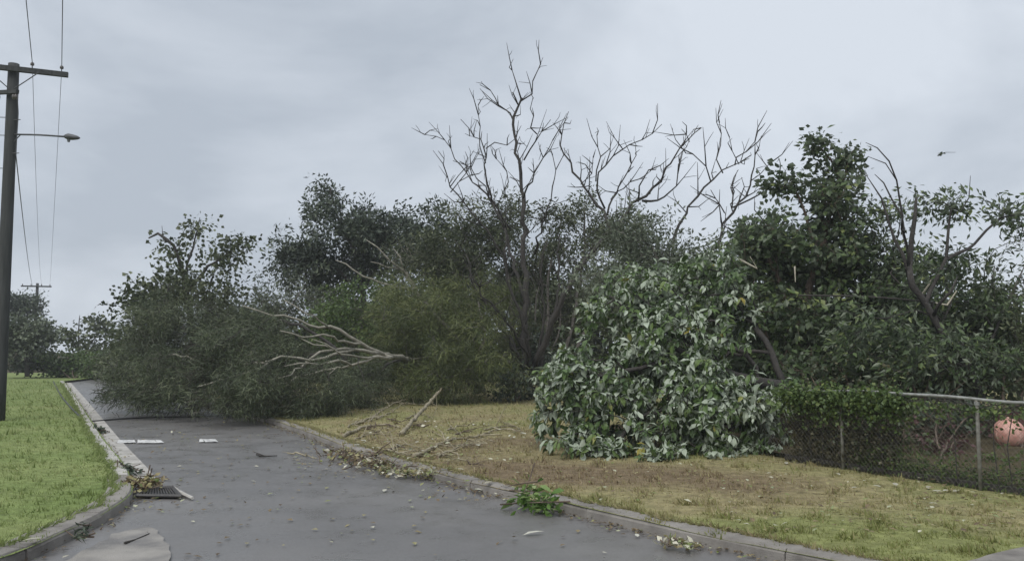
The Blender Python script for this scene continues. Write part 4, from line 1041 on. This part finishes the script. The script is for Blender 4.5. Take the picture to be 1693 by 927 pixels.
# rosettes of large drooping leaves at each twig end
n = len(tips); per = 11
idx = np.repeat(np.arange(n), per)
ang = np.tile(np.arange(per) * 2.4, n) + np.repeat(rng.random(n) * 6, per)
ax = unit(td + np.array([-.2, -.5, 0.25]) + rng.normal(size=td.shape) * .25)
e1 = unit(np.cross(ax, np.array([0.1, 0.2, 1.0]))); e2 = np.cross(ax, e1)
dirs = np.cos(ang)[:, None] * e1[idx] + np.sin(ang)[:, None] * e2[idx] + ax[idx] * rng.uniform(.1, 1.1, (len(idx), 1)) + np.array([0, 0, -.65]) + rng.normal(size=(len(idx), 3)) * .15
pos = tips[idx] + rng.normal(size=(len(idx), 3)) * .035
size = 0.152 * rng.uniform(.45, 1.4, len(idx)) * np.repeat(rng.uniform(.75, 1.25, n), per)
flip = (np.repeat(rng.random(n) < .5, per)) ^ (rng.random(len(idx)) < .15)      # wind turned leaves show their undersides
tint = np.repeat(.45 + .17 * rng.normal(size=n), per) + .12 * rng.normal(size=len(idx))
ok = pos[:, 2] > .16
pos, dirs, size, flip, tint = pos[ok], dirs[ok], size[ok], flip[ok], np.clip(tint[ok], 0, 1)
camd = np.linalg.norm(pos - np.array([0, 0, EYE]), axis=1) + 0.3 * rng.random(len(pos))
order = np.argsort(camd); near, rest = order[:300], order[300:]
mb = MB()
def frames_for(d, fl):
    x, y, z = leaf_frames(d, .75)
    sg = np.where(fl, -1.0, 1.0)[:, None]
    return x * sg, y, z * sg
tv, tf = LEAF_T['ovate']
x, y, z = frames_for(dirs[rest], flip[rest]); s = size[rest][:, None, None]
sgz = np.where(flip[rest], -1.0, 1.0)[:, None, None]
curl = rng.uniform(.2, 2.6, (len(rest), 1, 1)); wid = rng.uniform(.7, 1.15, (len(rest), 1, 1))
V = pos[rest][:, None] + s * (tv[None, :, 0:1] * wid * x[:, None] + tv[None, :, 1:2] * y[:, None] + tv[None, :, 2:3] * curl * sgz * z[:, None])
off = (np.arange(len(rest)) * len(tv))[:, None, None]
mb.add(V.reshape(-1, 3), [(f[None] + off).reshape(-1, f.shape[1]) for f in tf], np.repeat(tint[rest], len(tv)))
tag(mb.build('crown', M['lf_silver'], root), kind='stuff')
variants = []
for k in range(6):
    b = MB(); b.add(tv * [.75 + .07 * k, 1, .5 + .35 * ((k * 5) % 6)], tf, 0.15 + .14 * k); o = b.build('leaf', M['lf_silver']); variants.append(o.data); bpy.data.objects.remove(o)
x, y, z = frames_for(dirs[near], flip[near])
for i, j in enumerate(near):
    o = bpy.data.objects.new('leaf', variants[int(tint[j] * 5.99)])
    mt = Matrix(((x[i][0], y[i][0], z[i][0], pos[j][0] - base[0]), (x[i][1], y[i][1], z[i][1], pos[j][1] - base[1]), (x[i][2], y[i][2], z[i][2], pos[j][2] - base[2]), (0, 0, 0, 1)))
    o.parent = root; o.matrix_local = mt @ Matrix.Scale(float(size[j]), 4)
    scene.collection.objects.link(o)

# ------------------------------------------------------------------ garden behind the fence
shrub('red leaved plant behind the fence left of the ball', gp(1560, 790, .1), [(1555, 735, 30, 26, 14.6, .4), (1580, 720, 20, 24, 14.8, .4)], 60, 'lf_red', name='garden_plant', sr=.014, size=.10, per=7, spread=.08, sub=1)
shrub('yellow green leafy plant behind the middle of the fence', gp(1490, 785, .1), [(1490, 730, 34, 30, 14.6, .5), (1450, 740, 30, 26, 14.8, .4)], 45, 'lf_scrub', name='garden_plant', sr=.014, size=.11, per=7, spread=.09, sub=1)
shrub('dark leafy plant directly behind the rusty left fence post', gp(1410, 780, .1), [(1420, 715, 36, 34, 15, .5), (1370, 720, 30, 36, 15.2, .5)], 36, 'lf_gloss', name='garden_plant', sr=.014, size=.11, per=7, spread=.09, sub=1)
shrub('dark tall plant behind the fence under the bare rail', gp(1550, 770, .1), [(1545, 690, 40, 26, 15.4, .5), (1600, 690, 26, 30, 15.4, .4)], 36, 'lf_dark', name='garden_plant', sr=.014, size=.12, per=7, spread=.1, sub=1)
shrub('low bright green ground plant behind the fence under the ball', gp(1675, 800, .1), [(1680, 792, 46, 9, 13.4, .3), (1640, 794, 24, 8, 13.5, .3)], 90, 'lf_green', name='garden_plant', sr=.014, size=.07, per=9, spread=.06, sub=1)
shrub('shaded bush behind the ball and the hedge', gp(1690, 750, .1), [(1690, 690, 60, 30, 17.2, .6), (1630, 680, 40, 36, 17.4, .6)], 20, 'lf_scrub', name='garden_plant', sr=.014, size=.11, per=9, spread=.12, sub=1)
shrub('grey green tangle behind the middle of the fence', gp(1470, 760, .1), [(1470, 690, 50, 40, 16.2, .6), (1520, 700, 40, 40, 16.4, .6)], 22, 'lf_brown', name='garden_plant', sr=.014, size=.11, per=9, spread=.12, sub=1)
# ball
bc = at(1668, 716, 15.6); br_ = 0.265
bc[2] = max(bc[2], 0.12 + br_ * 0.98)
ball = empty('ball', bc - [0, 0, br_]); tag(ball, 'round pinkish orange ball behind the fence at the right edge', 'ball')
mb = MB(); nl, ns = 16, 28
th = np.linspace(0.02, math.pi - 0.02, nl)
ring = [bc + np.array([math.sin(t) * math.cos(a), math.sin(t) * math.sin(a), math.cos(t)]) * br_ * (1 + 0.012 * math.cos(a * 8)) for t in th for a in np.arange(ns) * 2 * math.pi / ns]
i = np.arange(nl - 1)[:, None] * ns; j = np.arange(ns)[None]; k = (j + 1) % ns
mb.add(ring, [np.stack([i + j, i + ns + j, i + ns + k, i + k], -1).reshape(-1, 4), np.arange(ns)[None], (np.arange(ns) + (nl - 1) * ns)[None, ::-1]])
mb.build('ball_skin', M['ball'], ball, smooth=True)
for q in range(8):
    a = q * math.pi / 4 + .2; mb = MB()
    mb.tube([bc + np.array([math.sin(t) * math.cos(a), math.sin(t) * math.sin(a), math.cos(t)]) * br_ * 1.006 for t in np.linspace(.15, math.pi - .15, 14)], .005, 5); mb.build('seam', M['ball_seam'], ball)
mb = MB(); mb.tube([bc + [0, 0, br_ * .97], bc + [0, 0, br_ + .03]], [.03, .022], 8); mb.build('valve', M['ball_seam'], ball)
# dark red board fence piece behind the ball
bb = at(1690, 720, 16.4); bb[2] = .1
bd = empty('timber_screen', bb); tag(bd, 'low dark red timber screen behind the ball', 'screen')
for q in range(6):
    mb = MB(); mb.box(bb + [(-.35 + q * .2), 0, .34], (.18, .03, .62 + rng.normal() * .012)); mb.build('board', M['redboard'], bd)
mb = MB(); mb.box(bb + [.15, .032, .5], (1.2, .03, .08)); mb.build('rail', M['redboard'], bd)

# ------------------------------------------------------------------ broken pieces in the trees
mb = MB(); mb.tube(spline(A((1320, 488, 17.6), (1430, 490, 17.5), (1530, 498, 17.4), (1548, 501, 17.4)), .3), [0.018] * len(spline(A((1320, 488, 17.6), (1430, 490, 17.5), (1530, 498, 17.4), (1548, 501, 17.4)), .3)), 6)
q0 = at(1320, 488, 17.6)
bs = empty('broken_branch', q0); tag(bs, 'long thin broken branch lying level in the right trees, pale snapped end', 'branch')
mb.build('stem', M['bark_dark'], bs)
mb = MB(); mb.tube(A((1546, 500.5, 17.4), (1566, 504, 17.4), (1582, 480, 17.3)), [.018, .022, .012], 6); mb.build('snapped_end', M['splinter'], bs)
for lab, pts, r in [('pale V shaped snapped stick high in the glossy tree', ((1222, 428, 18.4), (1252, 444, 18.3), (1240, 424, 18.3)), .022),
                    ('short upright pale splinter in the glossy tree', ((1314, 440, 18.0), (1315, 466, 18.0)), .02),
                    ('pale slanting splinter right of the snapped trunk', ((1520, 492, 17.9), (1536, 470, 17.8), (1541, 458, 17.8)), .02)]:
    q = A(*pts); mb = MB(); mb.tube(q, [r] * (len(q) - 1) + [r * .4], 6, rough=.1)
    o = mb.build('splintered_stick', M['splinter'], origin=q[0]); tag(o, lab, 'branch')
# sprig carried by the wind
q = at(1557, 254, 17)
sp_ = empty('flying_sprig', q); tag(sp_, 'small dark leafy sprig blown through the air at upper right', 'sprig')
mb = MB(); mb.tube(A((1550, 257, 17), (1562, 252, 17), (1580, 252, 17.1)), [.006, .005, .003], 4); mb.build('stem', M['bark_dark'], sp_)
mb = MB(); pp = np.array([at(1556 + rng.normal() * 4, 254 + rng.normal() * 1.5, 17) for _ in range(9)]); add_leaves(mb, 'diamond', pp, rng.normal(size=(9, 3)) + [-1, 0, -.3], np.full(9, .07), np.full(9, .3)); mb.build('leaves', M['lf_gloss'], sp_)

# ------------------------------------------------------------------ debris on the ground
def stick_thing(label, pts, r, mat='stick', twigs=4, leaves=0, lmat='litter', name='fallen_branch', z=0.16, tl=.35):
    """pts: photo pixels of the branch on the ground, optional third value = height above ground"""
    P_ = []
    for p in pts:
        h = p[2] if len(p) > 2 else 0.0
        g = gp(p[0], p[1], z + h); P_.append(g)
    P_ = spline(np.array(P_), .12); P_ = P_ + rng.normal(size=P_.shape) * .012
    root = empty(name, P_[0]); tag(root, label, 'branch', 'storm branches on the ground')
    mb = MB(); mb.tube(P_, np.linspace(r, r * .4, len(P_)), 6, rough=.08); mb.build('stem', M[mat], root, smooth=True)
    ends = []
    if twigs:
        for _ in range(twigs):
            mb = MB(); j = rng.integers(len(P_) // 4, len(P_)); d = unit((rng.normal(size=3) * [1, 1, .35] + [0, 0, .12])[None])[0]; L_ = tl * rng.uniform(.5, 1.3)
            e_ = P_[j] + d * L_; e_[2] = max(e_[2], z - .01)
            mb.tube([P_[j], (P_[j] + e_) / 2 + rng.normal(size=3) * .03, e_], [r * .45, r * .35, r * .2], 4); ends.append(e_); mb.build('twig', M[mat], root)
    if leaves and ends:
        e_ = np.array(ends + [P_[-1], P_[len(P_) // 2]]); mb = MB()
        idx = rng.integers(0, len(e_), leaves); pos = e_[idx] + rng.normal(size=(leaves, 3)) * [.12, .12, .05]; pos[:, 2] = np.maximum(pos[:, 2], z - .01)
        add_leaves(mb, 'diamond', pos, rng.normal(size=(leaves, 3)) * [1, 1, .4], .08 * rng.uniform(.6, 1.4, leaves), .6 + .3 * rng.normal(size=leaves), .7); mb.build('leaves', M[lmat], root)
    return root
stick_thing('straight pale pole like branch leaning up from verge into the bush', [(664, 717), (700, 676, .25), (748, 622, .75)], .05, twigs=1)
stick_thing('curved thick branch on the verge with dark sawn end nearest the kerb', [(566, 721), (590, 710), (612, 703), (640, 702), (660, 706)], .045, twigs=3)
stick_thing('forked twiggy branch on the verge reaching up to the fallen tree', [(590, 700), (620, 686), (648, 668, .1), (670, 660, .2)], .03, twigs=7, tl=.7)
stick_thing('thin branch behind the curved branch on the verge', [(610, 694), (640, 684), (668, 666, .15)], .025, twigs=6, tl=.6)
stick_thing('long crooked pale branch on bare verge between bush and silver tree', [(686, 754), (715, 740), (748, 725), (790, 720), (826, 710), (862, 713)], .038, twigs=7, tl=.5, leaves=30, lmat='litter_pale')
stick_thing('short stick lying above the long crooked branch', [(738, 712), (760, 704), (790, 701)], .022, twigs=2)
stick_thing('dark broken branch lying over the kerb edge', [(612, 752), (632, 746), (664, 738)], .032, 'bark_brown', twigs=5)
stick_thing('small crossed twig near the long crooked branch', [(743, 703), (755, 712), (762, 718)], .016, twigs=0)
for lab, pts, r, tw in [('bent grey stick closest to the bush on the verge', [(655, 664, .1), (690, 668), (716, 664, .1)], .02, 4),
                        ('slender stick crossing above the curved branch', [(575, 704), (606, 692), (633, 690)], .018, 3),
                        ('dry twig beside the straight leaning branch', [(672, 690), (694, 684), (715, 690)], .016, 4),
                        ('small stick on the verge above the kerb gap', [(640, 744), (672, 750), (700, 748)], .018, 4),
                        ('thin pale stick below the long crooked branch', [(722, 752), (752, 742), (772, 728)], .016, 3),
                        ('short dark stick near the silver tree on the verge', [(800, 708), (835, 704), (858, 708)], .018, 3),
                        ('pale twig on the verge by the kerb corner', [(586, 726), (612, 716), (640, 717)], .015, 4)]:
    stick_thing(lab, pts, r * 1.3, twigs=tw + 2, tl=.55, leaves=12)
for _ in range(16):
    u_, v_ = rng.uniform(575, 800), 0
    v_ = rng.uniform(690 + max(0, (u_ - 640) * .12), 722 + max(0, (u_ - 600) * .25))
    du, dv = rng.uniform(14, 34), rng.uniform(-12, 6)
    stick_thing('thin broken twig in the tangle of storm branches on the verge', [(u_, v_), (u_ + du * .5, v_ + dv * .5 + rng.normal() * 2), (u_ + du, v_ + dv, .05)], rng.uniform(.012, .022), 'stick' if rng.random() < .6 else 'bark_brown', twigs=4, tl=.4)
stick_thing('dark thin stick lying flat on the road left of the twig pile', [(424, 751), (440, 753), (458, 752)], .02, 'bark_dark', twigs=1, z=.03, tl=.2)
stick_thing('pale forked stick on the road beside the twig pile', [(476, 749), (500, 751), (524, 756)], .018, 'stick', twigs=3, z=.03, tl=.25)
stick_thing('dark twig lying on the concrete apron by the corner', [(205, 898), (225, 890), (245, 882)], .012, 'bark_dark', twigs=1, z=.03, tl=.12)

def leaf_heap(name, label, cat, spots, n, mat, size, height, z0, kind='ovate', tint=.5, twig=6, up=.5):
    c = np.mean([gp(u, v, z0) for u, v, r in spots], axis=0)
    root = empty(name, c); tag(root, label, cat)
    pos = []
    for u, v, r in spots:
        g = gp(u, v, z0); m_ = n // len(spots)
        x = rng.normal(size=(m_, 3)) * [r * .55, r * .55, 0]; hh = height * np.exp(-(x[:, 0]**2 + x[:, 1]**2) / (r * r)) * rng.random(m_)
        x[:, 2] = hh + .012; pos.append(g + x)
    pos = np.vstack(pos)
    mb = MB(); add_leaves(mb, kind, pos, rng.normal(size=pos.shape) * [1, 1, .5] + [0, 0, .15], size * rng.uniform(.6, 1.3, len(pos)), tint + .25 * rng.normal(size=len(pos)), up)
    tag(mb.build('leaves', M[mat], root), kind='stuff')
    if twig:
        mb = MB()
        for _ in range(twig):
            p = pos[rng.integers(len(pos))]; d = unit((rng.normal(size=3) * [1, 1, .3])[None])[0] * size * 2
            mb.tube([p - d, p + rng.normal(size=3) * .02, p + d * .8 + [0, 0, .03]], [.010, .008, .005], 4)
        tag(mb.build('twigs', M['bark_brown'], root), kind='stuff')
    return root
leaf_heap('leafy_branch', 'bright green leafy sprig lying against the right kerb', 'branch', [(868, 838, .16), (880, 842, .18), (905, 848, .12)], 150, 'lf_bright', .13, .34, .03, tint=.5)
leaf_heap('leaf_pile', 'yellow green leaf pile in the gutter along the right kerb', 'leaf pile', [(640, 782, .18), (690, 788, .2), (715, 789, .14), (668, 786, .16)], 240, 'litter', .09, .12, .03, kind='diamond', tint=.75)
leaf_heap('twig_pile', 'grey twig and bark litter pile where branches cross the right kerb', 'debris pile', [(575, 758, .35), (600, 768, .35), (565, 750, .3), (625, 772, .3)], 320, 'litter', .09, .10, .03, kind='diamond', tint=.6, twig=60)
leaf_heap('leaf_pile', 'straw brown leaf litter heaped beside the drain grate', 'leaf pile', [(216, 805, .16), (232, 808, .2), (246, 803, .16)], 260, 'litter', .09, .14, .05, kind='diamond', tint=.5, twig=10)
leaf_heap('leaf_clump', 'dark wet leaf clump on left gutter nearest the drain', 'leaf clump', [(205, 781, .16), (212, 784, .13)], 90, 'lf_dark', .10, .13, .04, kind='diamond')
leaf_heap('leaf_clump', 'dark wet leaf clump halfway along the left gutter', 'leaf clump', [(157, 715, .2), (163, 715, .15)], 90, 'lf_dark', .11, .12, .04, kind='diamond')
leaf_heap('leaf_clump', 'dark leafy clump standing on the road beyond the fallen cable', 'leaf clump', [(172, 664, .3), (178, 661, .25)], 120, 'lf_dark', .2, .5, .03, kind='slim', twig=8)
leaf_heap('leaf_clump', 'yellow green leaves in the gutter at bottom right', 'leaf clump', [(1130, 905, .12), (1110, 902, .1)], 70, 'litter', .08, .06, .03, kind='diamond', tint=.85, twig=3)
leaf_heap('leaf_clump', 'small dark weed growing in the corner kerb', 'weed', [(132, 893, .07), (140, 888, .05)], 50, 'lf_dark', .08, .14, .14, kind='slim', twig=3)
leaf_heap('leafy_branch', 'grey leaved broken branch end at left tip of the fallen tree', 'branch', [(215, 668, .6), (232, 662, .6)], 300, 'lf_pale', .2, .9, .03, kind='slim', twig=12)

# single pale scraps and leaves
def scrap(label, u, v, L_, z, ang=None, mat='litter_pale', w=1.0, group='pale scraps scattered on the ground', name='fallen_leaf'):
    g = gp(u, v, z)
    mb = MB(); a = rng.random() * 6 if ang is None else ang
    tv_, tf_ = LEAF_T['ovate']; V = tv_.copy(); V[:, 0] *= w; V[:, 1] -= .5; V[:, 2] = V[:, 2] * .5 + .06
    Rz = np.array([[math.cos(a), -math.sin(a), 0], [math.sin(a), math.cos(a), 0], [0, 0, 1]])
    mb.add(g + (V * L_) @ Rz.T, tf_, rng.random())
    return tag(mb.build(name, M[mat], origin=g), label, 'leaf', group)
scrap('pale strip lying on the grey road below the green sprig', 882, 881, .24, .022, 1.9, w=.6)
scrap('pale leaf blade on the lawn at bottom left', 58, 892, .24, .16, -.6, mat='litter_pale', w=.6)
scrap('white scrap in the gutter of the corner kerb', 109, 919, .08, .03)
scrap('white scrap in the right gutter past the green sprig', 1053, 884, .10, .03)
scrap('white scrap beside the kerb between leaf pile and sprig', 771, 809, .10, .03)
scrap('pale block like scrap against the kerb between leaf pile and sprig', 793, 809, .16, .04, w=1.6)
scrap('white leaf on open road left of the leaf pile', 636, 810, .13, .022)
scrap('pale leaf on the road beside the twig pile', 538, 775, .12, .022)
scrap('pale leaf lying on the verge grass above the corner of kerb', 808, 797, .16, .16)
for u, v in [(1408, 789), (1430, 794), (1450, 803), (1535, 805), (1552, 812), (1566, 811), (1582, 811), (1610, 813), (1657, 815), (1545, 832), (1415, 806), (1300, 765), (1385, 783), (1480, 800)]:
    scrap('pale scrap lying on the grass along the fence foot', u, v, .12 * rng.uniform(.6, 1.5), .15, w=.9)
for u, v in [(600, 728), (618, 722), (640, 730), (655, 735), (690, 730), (700, 745), (735, 752), (745, 760), (790, 735), (812, 728), (760, 775), (770, 735), (625, 740), (590, 735), (850, 722), (865, 716)]:
    scrap('pale leaf lying among the branches on the verge', u, v, .14 * rng.uniform(.7, 1.3), .16, w=1.1)

# loose leaf litter, too small to count
def litter_scatter(name, label, zones, z, mat='litter'):
    mb = MB()
    for u0, u1, v0, v1, n in zones:
        a, b = gp(u0, v0, z), gp(u1, v1, z); c_, d_ = gp(u1, v0, z), gp(u0, v1, z)
        s, t = rng.random((n, 1)), rng.random((n, 1))
        pos = (a * (1 - s) + c_ * s) * (1 - t) + (d_ * (1 - s) + b * s) * t; pos[:, 2] = z + .01
        add_leaves(mb, 'diamond', pos, rng.normal(size=(n, 3)) * [1, 1, .15], .065 * rng.uniform(.5, 1.5, n), rng.random(n), .9)
    return tag(mb.build(name, M[mat]), label, 'leaf litter', kind='stuff')
litter_scatter('verge_litter', 'small leaves and bark bits strewn over the verge', [(560, 880, 690, 760, 900), (600, 760, 715, 785, 700), (700, 1300, 760, 830, 500), (1200, 1690, 790, 880, 400)], .17)
litter_scatter('road_litter', 'small leaves and bark bits strewn on the wet road', [(160, 700, 720, 800, 220), (300, 1000, 800, 920, 110), (190, 300, 790, 850, 120), (480, 720, 730, 790, 260), (200, 480, 690, 730, 120)], .014)
def gutter_litter(line, n, off, label, smin=0, smax=1e9):
    cum = np.concatenate([[0], np.cumsum(np.linalg.norm(np.diff(line, axis=0), axis=1))])
    s = rng.uniform(max(0, smin), min(cum[-1], smax), n)
    x = np.interp(s, cum, line[:, 0]); y = np.interp(s, cum, line[:, 1])
    pos = np.stack([x + off * np.abs(rng.normal(size=n)) , y - .03 + rng.normal(size=n) * .03, np.full(n, .03)], 1)
    mb = MB(); add_leaves(mb, 'diamond', pos, rng.normal(size=(n, 3)) * [1, 1, .25], .05 * rng.uniform(.5, 1.5, n), rng.random(n) ** 2.2, .85)
    return tag(mb.build('gutter_litter', M['litter']), label, 'leaf litter', kind='stuff')
gutter_litter(RKs, 2600, -.14, 'brown leaf bits washed along the right kerb')
gutter_litter(LKs, 1200, .10, 'brown leaf bits washed along the left kerb')

# fallen cable from the lawn across the road
pts = [gp(88, 630, .15), gp(100, 652, .15), gp(116, 672, .16), gp(128, 684, .16), gp(136, 693, .12), gp(150, 696, .035), gp(200, 692, .03), gp(262, 689, .03), gp(330, 688, .03)]
mb = MB(); mb.tube(spline(np.array(pts), .3), .024, 6)
tag(mb.build('fallen_cable', M['rubber'], smooth=True, origin=pts[0]), 'black fallen cable crossing lawn edge and road towards the fallen tree', 'cable')

# storm drain
ga, gb, gc_, gd = gp(226, 820, .03), gp(300, 821, .03), gp(286, 806, .03), gp(236, 808, .03)
dr = empty('drain_grate', (ga + gb + gc_ + gd) / 4); tag(dr, 'black iron storm drain grate in the left gutter', 'drain')
def lerp(s, t): return (ga * (1 - s) + gb * s) * (1 - t) + (gd * (1 - s) + gc_ * s) * t
mb = MB()
for p, q in ((lerp(0, 0), lerp(1, 0)), (lerp(1, 0), lerp(1, 1)), (lerp(1, 1), lerp(0, 1)), (lerp(0, 1), lerp(0, 0))): mb.tube([p + [0, 0, .012], q + [0, 0, .012]], .022, 4)
mb.build('frame', M['iron'], dr)
for k in range(1, 14):
    mb = MB(); mb.tube([lerp(k / 14, 0.03) + [0, 0, .016], lerp(k / 14, .97) + [0, 0, .016]], .010, 4); mb.build('bar', M['iron'], dr)
mb = MB(); mb.add([lerp(0, 0) - [0, 0, .004], lerp(1, 0) - [0, 0, .004], lerp(1, 1) - [0, 0, .004], lerp(0, 1) - [0, 0, .004]], [np.array([[0, 1, 2, 3]])]); mb.build('sump', M['rubber'], dr)
mb = MB()
mb.tube([lerp(1.02, 1.1) , lerp(1.06, .5), lerp(1.22, -.1)], [.02, .03, .02], 6); mb.build('concrete_lip', M['concrete'], dr)

# ------------------------------------------------------------------ damp air between the camera and the far trees
hz = bpy.data.materials.new('haze'); hz.use_nodes = True
hn = hz.node_tree.nodes; hn.remove(hn['Principled BSDF'])
pv = hn.new('ShaderNodeVolumePrincipled'); pv.inputs['Color'].default_value = (0.9, 0.93, 0.97, 1); pv.inputs['Density'].default_value = 0.0009
hz.node_tree.links.new(pv.outputs[0], hn['Material Output'].inputs['Volume'])
mb = MB(); mb.box((0, 40, 7.5), (260, 160, 17.4))
tag(mb.build('haze', hz), 'thin damp haze hanging over the whole street', 'haze', kind='stuff')
